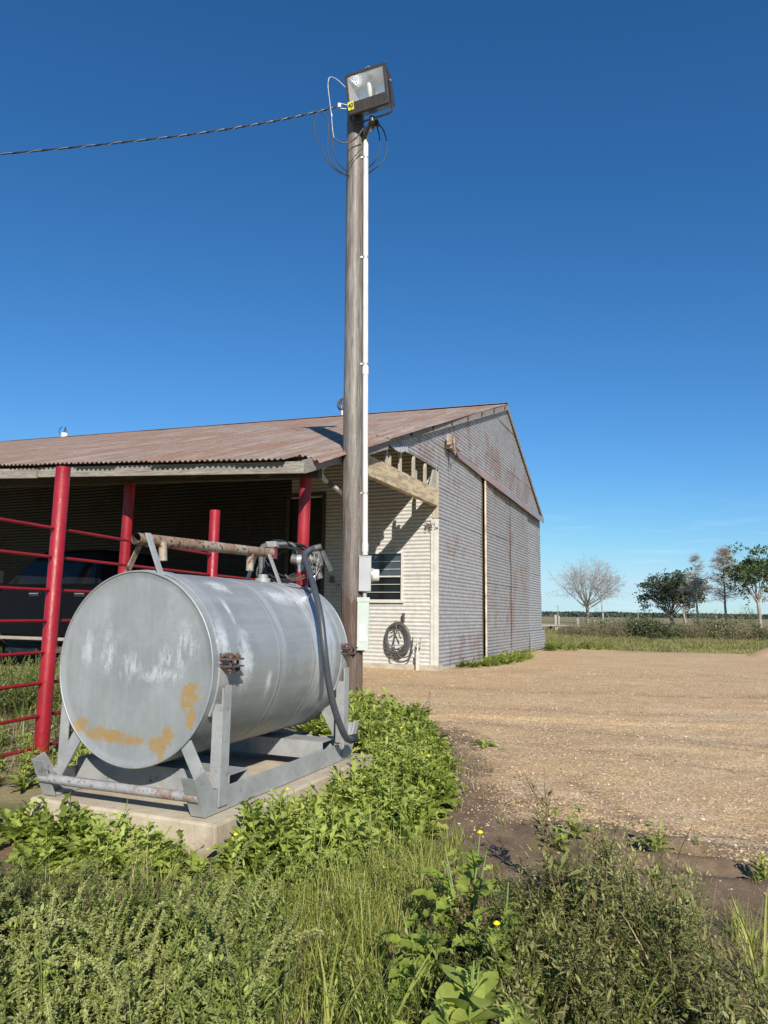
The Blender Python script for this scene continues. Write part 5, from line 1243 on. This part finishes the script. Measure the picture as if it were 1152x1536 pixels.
leafmesh('nar', .062, .016, 'lance', 4, L_olive, .4, .3); leafmesh('big', .14, .085, 'oval', 8, L_bright, .35, .12)
leafmesh('rib', .34, .012, 'blade', 7, L_grass, .7, .3)
def single(name, label, cat, x, y, stems, leaves, mat=stem_m, flowers=(), group=None):
    t = thing(name, label, cat, (x, y, ground_z(x, y)), 0, group)
    sm = MB()
    for pts, r in stems: sm.tube(pts, [r*(1-.6*i/(len(pts)-1)) for i in range(len(pts))], 6)
    if stems: sm.build('stem', mat, t)
    for key, o, az, pitch, s in leaves:
        ob = link('leaf', rnd.choice(LM_[key]), t, o); ob.rotation_euler = (pitch, rnd.uniform(-.3, .3), -az); ob.scale = (s, s, s)
    for o in flowers:
        f = MB(); f.tube([o, Vector(o)+Vector((0, 0, .006)), Vector(o)+Vector((0, -.002, .011))], [.004, .012, .002], 9); f.build('flower', yel, t)
    return t
def sow(x, y, h, nst, label, key='sow', fl=1, dens=11):
    stems, lv, fls = [], [], []
    for k in range(nst):
        a = U(0, 6.28); l = h*U(.05, .3); hh_ = h*U(.65, 1.0)
        P = [Vector((0, 0, 0)), Vector((math.cos(a)*l*.3, math.sin(a)*l*.3, hh_*.35)), Vector((math.cos(a)*l*.7, math.sin(a)*l*.7, hh_*.7)), Vector((math.cos(a)*l, math.sin(a)*l, hh_))]
        stems.append((P, .0055)); 
        for i in range(dens):
            f = .05+.93*i/dens; q_ = P[0].lerp(P[3], f) if f > .0 else P[0]; s = 1.15-.65*f
            lv.append((key if f < .75 else 'sow_s', q_, U(0, 6.28), U(.1, 1.1), s*U(.7, 1.1)))
        if k < fl: fls.append(P[3]+Vector((0, 0, .005)))
    return single('sow_thistle', label, 'sow thistle', x, y, stems, lv, stem_m, fls)
def P2(u, v): p = gnd(u, v); return p.x, p.y
sow(*P2(700, 1440), .37, 4, 'tallest broad leafed sow thistle in the lower centre, one yellow flower', fl=1)
sow(*P2(750, 1500), .33, 3, 'sow thistle with long arching leaf beside the olive weeds', fl=1)
sow(*P2(640, 1530), .27, 3, 'sow thistle leaning left over the grass at bottom centre', fl=0)
sow(*P2(700, 1640), .30, 4, 'lobed sow thistle cut by the bottom edge at centre', 'big', fl=0)
sow(*P2(760, 1680), .24, 3, 'pale leafed thistle at the bottom edge below the arching leaf', fl=0)
sow(*P2(625, 1690), .22, 3, 'low thistle at the bottom edge beside the bare dirt', 'big', fl=0)
def rosette(name, label, cat, x, y, n, key, s, group=None, fl=(), p0=.2, p1=1.2):
    return single(name, label, cat, x, y, [([Vector((0, 0, 0)), Vector((0, 0, .03*s))], .006)], [(key, (0, 0, .015), k*6.283/n*2.4+U(-.3, .3), U(p0, p1), s*U(.75, 1.15)) for k in range(n)], stem_m, fl, group)
for u, v, n_, k_, s_, lb in ((20, 1268, 15, 'rad', 1.15, 'lobed green rosette at the left picture edge before the skid'), (75, 1280, 15, 'rad', 1.2, 'lobed green rosette in front of the left end of the skid'), (120, 1300, 13, 'rad', 1.0, 'low lobed rosette in front of the pad, left of its middle'),
                             (165, 1290, 14, 'dock', 1.05, 'smooth leafed rosette against the pad face below the skid pipe'), (222, 1300, 13, 'dock', 1.1, 'broad leafed dock rosette in front of the pad face'), (262, 1312, 10, 'rad', .7, 'small rosette at the foot of the pad right of the dock'),
                             (-60, 1262, 13, 'rad', 1.2, 'lobed rosette just outside the left edge'), (50, 1318, 13, 'rad', .9, 'lobed rosette below the left skid end among the spikes'), (195, 1330, 12, 'rad', .8, 'lobed rosette between the dock and the dark spiky weeds')):
    rosette('green_rosette', lb, 'rosette', *P2(u, v), n_+4, k_, s_*1.05, p0=.35, p1=1.35)
for u, v, s_, lb in ((375, 1290, 1.25, 'tall lobed weed standing by the front corner of the pad'), (345, 1335, .9, 'lobed weed below the front corner of the pad'), (425, 1262, 1.1, 'lobed weed half way along the pad side'), (505, 1205, 1.0, 'lobed weed by the far end of the pad'), (560, 1290, 1.0, 'lobed weed standing out of the grass edge'), (450, 1330, 1.0, 'lobed weed at the top of the tall grass'), (640, 1195, 1.1, 'lobed weed at the gravel edge of the green patch'), (600, 1140, 1.1, 'lobed weed in the middle of the patch by the pole')):
    x, y = P2(u, v); single('lobed_weed', lb, 'weed', x, y, [([Vector((0, 0, 0)), Vector((.02, 0, .12*s_)), Vector((.01, .02, .21*s_))], .004)], [('rad', (0, 0, .01+.16*s_*k/12), k*2.4, U(.3, 1.2), s_*U(.6, 1.0)*(1-.035*k)) for k in range(13)], stem_m, [Vector((.01, .02, .215*s_))] if s_ in (1.1, .9) else ())
rosette('small_rosette', 'lone dark green rosette out on the gravel beside the green patch', 'rosette', *P2(727, 1118), 13, 'rad', .75, p0=.1, p1=.6)
x, y = P2(640, 1095); single('seed_stalk', 'thin dry seed stalk standing above the weeds by the pole', 'stalk', x, y, [([Vector((0, 0, 0)), Vector((.01, 0, .15)), Vector((.03, 0, .33))], .003)], [('nar', (.02*f, 0, .33*f), U(0, 6), U(.2, 1), .6) for f in (.4, .6, .75, .85, .95, 1.0)], dry_m)
x, y = P2(820, 1345); stems, lv = [([Vector((0, 0, 0)), Vector((.01, 0, .2)), Vector((0, 0, .43))], .0045)], []
for k in range(9):
    a = U(0, 6.28); z0 = U(.12, .36); l = U(.06, .12); P = [Vector((0, 0, z0)), Vector((math.cos(a)*l*.6, math.sin(a)*l*.6, z0+l*.6)), Vector((math.cos(a)*l, math.sin(a)*l, z0+l*1.3))]; stems.append((P, .002))
    for i in range(9): lv.append(('nar', P[0].lerp(P[2], U(.1, 1)), U(0, 6.28), U(-.2, 1.1), U(.3, .6)))
for k in range(60): lv.append(('nar', (U(-.02, .02), U(-.02, .02), U(.04, .38)), U(0, 6.28), U(-.1, 1.0), U(.5, .95)))
single('tall_pigweed', 'tallest olive pigweed standing alone at the soil edge right of centre', 'pigweed', x, y, stems, lv, dry_m)
for u, v, h, lb in ((905, 1440, .30, 'upright narrow leafed weed in the middle of the olive weeds'), (1010, 1450, .26, 'narrow leafed weed at the right side of the olive weeds'), (860, 1420, .24, 'narrow leafed weed with silvery leaves behind the olive clump')):
    x, y = P2(u, v); stems = []; lv = []
    for k in range(4):
        a = U(0, 6.28); l = U(.03, .1); hz = h*U(.8, 1.1); P = [Vector((0, 0, 0)), Vector((math.cos(a)*l, math.sin(a)*l, hz))]; stems.append((P, .003))
        for i in range(16): lv.append(('nar', P[0].lerp(P[1], U(.15, 1)), U(0, 6.28), U(-.3, 1.0), U(.6, 1.2)))
    single('narrow_leaf_weed', lb, 'weed', x, y, stems, lv, dry_m)
for u, v, lb in ((935, 1600, 'clump of tall grass blades crossing the olive weeds'), (560, 1640, 'clump of arching grass blades at bottom centre'), (1140, 1480, 'grass clump at the lower right edge'), (480, 1640, 'grass clump at the bottom edge left of centre')):
    x, y = P2(u, v); single('grass_clump', lb, 'grass clump', x, y, [], [('rib', (U(-.015, .015), U(-.015, .015), 0), U(0, 6.28), U(1.15, 1.5), U(.6, 1.0)) for k in range(11)])

# ------------------------------------------------------------------ distance
MB_ = MB
def gable_prop():
    pass
gp = thing('gravel_pile', 'small tan gravel heap at the right edge of the lot', 'gravel heap', (11.5, 20.9, 0))
n = 40; V = []; T = []
for i in range(13):
    r = i/12*1.0
    for j in range(n):
        a = 2*math.pi*j/n; x, y = r*math.cos(a), r*math.sin(a)*.8
        V.append((x, y, .36*max(0, 1-(r/.98)**1.15)+.05*(vnoise(np.array([x*3+9]), np.array([y*3+9]), 71, 4)[0]-.5)*(1 if r < 1 else 0)-.02))
T = [(i*n+j, i*n+(j+1) % n, (i+1)*n+(j+1) % n, (i+1)*n+j) for i in range(12) for j in range(n)]
link('heap', np_mesh('heap', V, T, simple('tan_gravel', (.42, .28, .16), .95, 0, .4, 60, 1.0), True), gp)

def segs_mesh(name, S, mat, parent, n=4):
    S = np.array(S, float); p0, p1, r0, r1 = S[:, 0:3], S[:, 3:6], S[:, 6], S[:, 7]
    d = p1-p0; d /= np.linalg.norm(d, axis=1, keepdims=True)+1e-9
    a = np.where(np.abs(d[:, 2:3]) < .9, np.array([[0, 0, 1.0]]), np.array([[1.0, 0, 0]])); r = np.cross(d, a); r /= np.linalg.norm(r, axis=1, keepdims=True); b = np.cross(d, r)
    V = []
    for p, rr in ((p0, r0), (p1, r1)):
        for j in range(n):
            t = 2*math.pi*j/n; V.append(p+(r*math.cos(t)+b*math.sin(t))*rr[:, None])
    V = np.stack(V, 1); base = np.arange(len(S))[:, None, None]*2*n
    T = np.array([(j, (j+1) % n, n+(j+1) % n, n+j) for j in range(n)])[None]+base
    return link(name, np_mesh(name, V.reshape(-1, 3), T.reshape(-1, 4), mat, True), parent)
def grow(S, tips, p, d, Ln, r, lvl, maxl, kids, spread, up, taper=.55, wob=.16):
    p = np.array(p, float); d = np.array(d, float); m = 5 if lvl == 0 else 4; q0 = p.copy()
    pts = [p.copy()]
    for i in range(m):
        d = d+rng.normal(size=3)*wob+np.array([0, 0, up]); d /= np.linalg.norm(d); q = p+d*Ln/m
        ra = r*(1-(1-taper)*i/m); rb = r*(1-(1-taper)*(i+1)/m); S.append((*p, *q, ra, rb)); p = q; pts.append(p.copy())
    if lvl >= maxl: tips.append(p.copy()); return
    k = kids[min(lvl, len(kids)-1)]
    for c in range(k):
        f = U(.35, 1.0) if c > 1 else 1.0; i = min(m-1, int(f*m)); b = pts[i+1]
        s = rng.normal(size=3); s -= d*(s@d); s /= np.linalg.norm(s)+1e-9; nd = d*math.cos(spread)+s*math.sin(spread*U(.6, 1.3)); nd /= np.linalg.norm(nd)
        grow(S, tips, b, nd, Ln*U(.58, .82), r*taper*U(.7, 1), lvl+1, maxl, kids, spread, up, taper, wob)
def tree_at(name, label, cat, u, Y, trunks, group=None):
    r = ray(u, 925); x = r.x/r.y*Y
    return thing(name, label, cat, (x, Y, -.05), U(0, 6), group)
def crown_leaves(tips, per, rad, size, mat, parent, flat=.6):
    tips = np.array(tips); n = len(tips)*per; c = np.repeat(tips, per, 0)+rng.normal(size=(n, 3))*np.array([rad, rad, rad*flat])
    d = rng.normal(size=(n, 3)); d /= np.linalg.norm(d, axis=1, keepdims=True); e = np.cross(d, rng.normal(size=(n, 3))); e /= np.linalg.norm(e, axis=1, keepdims=True)
    s = size*(.6+.8*rng.random(n))[:, None]
    V = np.stack([c, c+d*s*.5+e*s*.3, c+d*s, c+d*s*.5-e*s*.3], 1).reshape(-1, 3); T = np.arange(n*4).reshape(-1, 4)
    tn = np.repeat(np.clip(np.repeat(rng.random(len(tips)), per)*.6+rng.random(n)*.4, 0, 1), 4)
    return link('crown', np_mesh('crown', V, T, mat, False, {'tint': tn}), parent)
L_oak = mat_leaf('oak_leaf', (.018, .026, .014), (.035, .05, .025), (.07, .09, .045), .1, .6, .2)
L_oak2 = mat_leaf('green_tree_leaf', (.03, .05, .015), (.065, .10, .028), (.12, .17, .05), .15, .6, .2)
def dome_tree(t, H, Wd, base=.32, fork=.28, r0=.24, ncl=16, bark=None, leaf_mat=None, per=60, size=.3, lean=0.0, sub=(3, 4), twig=None, flat=.55):
    """trunk, limbs curving out to points spread through a dome, then branchlets at each"""
    bark = bark or M['bark']; S, tips, F = [], [], []
    p = np.zeros(3)
    for i in range(5):
        q = p+np.array([rng.normal()*.06+lean*.1, rng.normal()*.06, H*fork/5]); S.append((*p, *q, r0*(1-.07*i), r0*(1-.07*(i+1)))); p = q
    for k in range(ncl):
        a = k*2.39996+U(-.3, .3); rr = math.sqrt((k+.6)/ncl)*Wd*.40; zt = H*base+(H*(1-base)*.86)*math.sqrt(max(.02, 1-(rr/(Wd*.50))**2))*U(.62, 1.0)
        c = np.array([math.cos(a)*rr, math.sin(a)*rr, zt]); b = p+np.array([0, 0, -U(0, H*fork*.3)]); m = b*.45+c*.55+np.array([0, 0, -.10*H*U(.2, 1)])*(rr/(Wd*.4))
        prev = b; rad = r0*U(.30, .42)
        for i in range(1, 7):
            f = i/6; q = b*(1-f)**2+m*2*f*(1-f)+c*f*f+rng.normal(size=3)*.05*(i < 6); S.append((*prev, *q, rad*(1-.14*(i-1)), rad*(1-.14*i)))
            if i >= 3:
                for j in range(sub[0]):
                    d = rng.normal(size=3)+(q-p)/np.linalg.norm(q-p)*1.1; d /= np.linalg.norm(d); grow(F, tips, q, d, Wd*.12*U(.6, 1.2), .035, 3, 5, (0, 0, 0, sub[1], 3), .55, .04, .7, .14)
            prev = q
    segs_mesh('trunk', S, bark, t, 6); F = np.array(F); F[:, 6] = np.maximum(F[:, 6]*.6, .0095); F[:, 7] = np.maximum(F[:, 7]*.6, .007)
    if leaf_mat is None: segs_mesh('crown', F, twig or bark, t, 3)
    else:
        segs_mesh('branchlets', F[::2], bark, t, 3); tp = np.array(tips); crown_leaves(tp[::2], per, .20, size, leaf_mat, t, flat)
t = tree_at('bare_tree', 'wide bare pale tree with a rounded twiggy crown, nearest the barn', 'tree', 881, 110, 1); dome_tree(t, 9.8, 11.4, .30, .30, .30, 18, M['bark'], twig=M['bark_pale'], sub=(3, 4))
t = tree_at('bare_tree', 'slender bare tree with a thin white trunk beside the wide bare tree', 'tree', 904, 104, 1); dome_tree(t, 8.6, 6.0, .45, .45, .14, 12, M['bark_pale'], twig=M['bark_pale'], sub=(3, 4))
t = tree_at('dark_oak', 'dark spreading evergreen oak with a low flat crown', 'tree', 1008, 102, 1); dome_tree(t, 6.6, 9.4, .44, .22, .30, 15, M['bark'], L_oak, 8, .26, flat=.3)
t = tree_at('dark_oak', 'smaller dark oak joined to the right side of the spreading oak', 'tree', 1028, 99, 1); dome_tree(t, 6.9, 6.0, .42, .30, .20, 9, M['bark'], L_oak, 7, .26, flat=.3)
def cypress(t, H, bark, twig, Wd, n=90, lo=.3, leaves=None):
    S = []; seg = 14; p = np.array([0, 0, 0.0]); r = .17
    for i in range(seg):
        q = p+np.array([rng.normal()*.03, rng.normal()*.03, H/seg]); S.append((*p, *q, r*(1-.9*i/seg), r*(1-.9*(i+1)/seg))); p = q
    segs_mesh('trunk', S, bark, t, 6); B, tips = [], []
    for k in range(n):
        f = U(lo, .99); a = U(0, 6.28); l = Wd/2*(1-((f-lo)/(1-lo))**1.5*.85)*U(.5, 1.1); pp = np.array([0, 0, H*f]); d = np.array([math.cos(a), math.sin(a), U(-.05, .45)])
        for i in range(4):
            d = d+rng.normal(size=3)*.13; d /= np.linalg.norm(d); qq = pp+d*l/4; B.append((*pp, *qq, .022*(1-i*.2), .019*(1-i*.2)))
            for j in range(6):
                e = d+rng.normal(size=3)*.6; e /= np.linalg.norm(e); s0 = pp+(qq-pp)*rng.random(); s1 = s0+e*U(.2, .6); B.append((*s0, *s1, .010, .007)); tips.append(s1)
                for _ in range(2):
                    e2 = e+rng.normal(size=3)*.6; e2 /= np.linalg.norm(e2); B.append((*s1, *(s1+e2*U(.15, .4)), .007, .005))
            pp = qq
    segs_mesh('crown', B, twig, t, 3)
    if leaves: crown_leaves(tips[::7], 2, .15, .14, leaves, t)
t = tree_at('bare_cypress', 'thin bare grey cypress standing against the dark oaks', 'tree', 1047, 92, 1); cypress(t, 9.0, M['bark'], M['bark_pale'], 4.8, 55)
L_russet = mat_leaf('russet_needle', (.15, .09, .06), (.24, .16, .11), (.34, .25, .18), .1, .8, .1)
t = tree_at('russet_cypress', 'russet cypress with drooping twiggy layers between oaks and green tree', 'tree', 1090, 86, 1); cypress(t, 9.4, M['bark'], M['bark_pink'], 5.6, 90, .34, L_russet)
t = tree_at('green_tree', 'tall green tree with airy clumped crown at the right edge', 'tree', 1141, 80, 1); dome_tree(t, 8.6, 7.4, .46, .42, .22, 11, M['bark'], L_oak2, 6, .28, flat=.4)
t = tree_at('green_tree', 'green tree standing just past the right edge', 'tree', 1215, 84, 1); dome_tree(t, 7.8, 6.8, .42, .42, .22, 11, M['bark'], L_oak2, 6, .28, flat=.4)
# shrubs of the hedgerow: five shapes, copied
def shrub_mesh(k, w, h, twiggy):
    n = 2600; c = rng.normal(size=(n, 3)); c /= np.linalg.norm(c, axis=1, keepdims=True); rr = rng.random(n)**.45
    lob = 1+.35*np.sin(c[:, 0]*4+k)*np.cos(c[:, 2]*5+k*2)+.2*np.sin(c[:, 1]*9+k)
    p = c*(rr*lob)[:, None]*np.array([w/2, w/2, h*1.0]); p[:, 2] = np.abs(p[:, 2])
    d = rng.normal(size=(n, 3))+np.array([0, 0, 1.4 if twiggy else .3]); d /= np.linalg.norm(d, axis=1, keepdims=True); e = np.cross(d, rng.normal(size=(n, 3))); e /= np.linalg.norm(e, axis=1, keepdims=True)
    s = (.16 if twiggy else .11)*(.6+.8*rng.random(n))[:, None]; wd = .07 if twiggy else .35
    V = np.stack([p, p+d*s*.5+e*s*wd, p+d*s, p+d*s*.5-e*s*wd], 1).reshape(-1, 3)
    tn = np.repeat(np.clip(rng.random(n)*.7+.3*rr, 0, 1), 4)
    return V, np.arange(n*4).reshape(-1, 4), tn
L_hedge = mat_leaf('hedge_leaf', (.055, .06, .03), (.125, .13, .06), (.22, .215, .11), .15, .7, .15)
L_brown = mat_leaf('brown_brush', (.09, .075, .045), (.17, .145, .085), (.27, .23, .15), .1, .8, .1)
sh = []
for k, (w, h, tw, mt) in enumerate(((2.2, 1.5, False, L_dark), (1.9, 1.5, True, L_brown), (2.6, 1.3, False, L_hedge), (1.7, 1.8, True, L_hedge), (2.2, 1.1, True, L_brown), (1.8, 1.6, False, L_dark))):
    V, T, A = shrub_mesh(k, w, h, tw); sh.append(np_mesh('shrub', V, T, mt, False, {'tint': A}))
hs_list = [(855, 41, 4), (872, 40, 1), (889, 39, 4), (905, 42, 2), (921, 37, 1), (938, 40, 3), (950, 38, 0), (962, 41, 5), (975, 37, 0), (990, 36, 5), (1003, 40, 1), (1016, 38, 2), (1030, 41, 4), (1043, 37, 1), (1058, 39, 3), (1072, 42, 5), (1086, 37, 2), (1100, 39, 0), (1112, 35, 1), (1124, 37, 3), (1136, 35, 5), (1149, 36, 1), (1164, 37, 3), (1185, 38, 2), (1215, 40, 1), (1250, 39, 0), (1290, 41, 3)]
words = {0: 'dark leafy bush', 1: 'brown twiggy bush', 2: 'low grey green bush', 3: 'tall wispy grey green bush', 4: 'low brown twiggy bush', 5: 'tall dark leafy bush'}
seen = {}
ORD = ['first', 'second', 'third', 'fourth', 'fifth', 'sixth', 'seventh', 'eighth', 'ninth', 'tenth']
for u, Y, k in hs_list:
    r = ray(u, 925); x = r.x/r.y*Y; s = U(.50, .85)
    o = link('shrub', sh[k], None, (x, Y, -.05)); o.scale = (s*U(.9, 1.3), s, s*U(.75, 1.05)); o.rotation_euler = (0, 0, U(0, 6))
    i_ = seen.get(k, 0); seen[k] = i_+1
    tag(o, ORD[i_]+' '+words[k]+' from the left in the hedgerow across the field', 'bush', 'bushes in the hedgerow across the field')
# posts, platform and blocks by the bare trees
pm = M['sheet_white']
for u, h, w, lb in ((833, 1.15, .22, 'pale concrete post, left one of the close pair by the barn corner'), (838, 1.05, .16, 'pale concrete post, right one of the close pair by the barn corner'), (866, .85, .2, 'lone pale post left of the wide bare tree'), (891, .75, .18, 'pale post right of the wide bare tree trunk'), (916, .7, .12, 'thin grey post beyond the hedgerow')):
    r = ray(u, 925); Y = 66 if u < 880 else 72; x = r.x/r.y*Y
    o = MB().prism([(-w/2, 0), (w/2, 0), (w/2, h), (0, h+.04), (-w/2, h-.02)], -w/2, w/2).build('fence_post', pm, None, .01, (x, Y, 0)); tag(o, lb, 'post', 'posts by the bare trees')
r = ray(834, 925); x = r.x/r.y*52
pl = thing('loading_platform', 'low pale slab platform on short legs behind the barn corner', 'platform', (x, 52, 0))
MB().box((-1.6, -1, .34), (1.5, 1, .44)).build('deck', pm, pl, .02)
for a in (-1.3, -.2, 1.1):
    for b in (-.8, .8): MB().box((a-.1, b-.1, 0), (a+.1, b+.1, .339)).build('leg', pm, pl)
for k, (u, Y, w, h, rz, lb) in enumerate(((857, 50, 1.1, .22, .3, 'flat grey block lying beside the platform'), (866, 48, .9, .28, -.4, 'tilted concrete block at the hedgerow end'), (873, 51, .7, .2, .9, 'small concrete block furthest from the platform'))):
    r = ray(u, 925); o = MB().prism([(-w/2, 0), (w/2, 0), (w/2-.06, h), (-w/2+.04, h*.8)], -.35, .35).build('concrete_block', pm, None, .02, (r.x/r.y*Y, Y, 0), (0, 0, rz)); tag(o, lb, 'block')
for u, Y, h, lb in ((837, 210, 4.2, 'thin far utility pole above the pair of concrete posts'), (1074, 230, 3.6, 'thin far utility pole between the cypress trees'), (957, 240, 3.4, 'thin far utility pole above the hedgerow')):
    r = ray(u, 925); t = thing('far_pole', lb, 'far pole', (r.x/r.y*Y, Y, 0)); MB().tube([(0, 0, 0), (0, 0, h)], [.14, .10], 6).build('shaft', M['bark'], t); MB().box((-.7, -.05, h-.5), (.7, .05, h-.38)).build('crossarm', M['bark'], t)
# far tree line on the horizon
n = 60000; x = -900+rng.random(n)*2400; y = 640+rng.random(n)*60; hgt = 3.2+3.0*vnoise(x*.02, x*0, 91, 3)+1.5*(vnoise(x*.15, x*0, 92, 2)-.5); z = rng.random(n)**.8*hgt
s = (.7+1.0*rng.random(n))[:, None]; c = np.stack([x, y, z], -1); d = rng.normal(size=(n, 3)); d /= np.linalg.norm(d, axis=1, keepdims=True); e = np.cross(d, rng.normal(size=(n, 3))); e /= np.linalg.norm(e, axis=1, keepdims=True)
V = np.stack([c-d*s, c+e*s*.6, c+d*s, c-e*s*.6], 1).reshape(-1, 3)
L_far = mat_leaf('far_woods', (.045, .06, .055), (.065, .08, .07), (.09, .105, .085), .05, .9, .05)
tag(link('far_treeline', np_mesh('far_treeline', V, np.arange(n*4).reshape(-1, 4), L_far, False, {'tint': np.repeat(rng.random(n), 4)})), 'low dark line of trees along the horizon', 'tree line', kind='stuff')
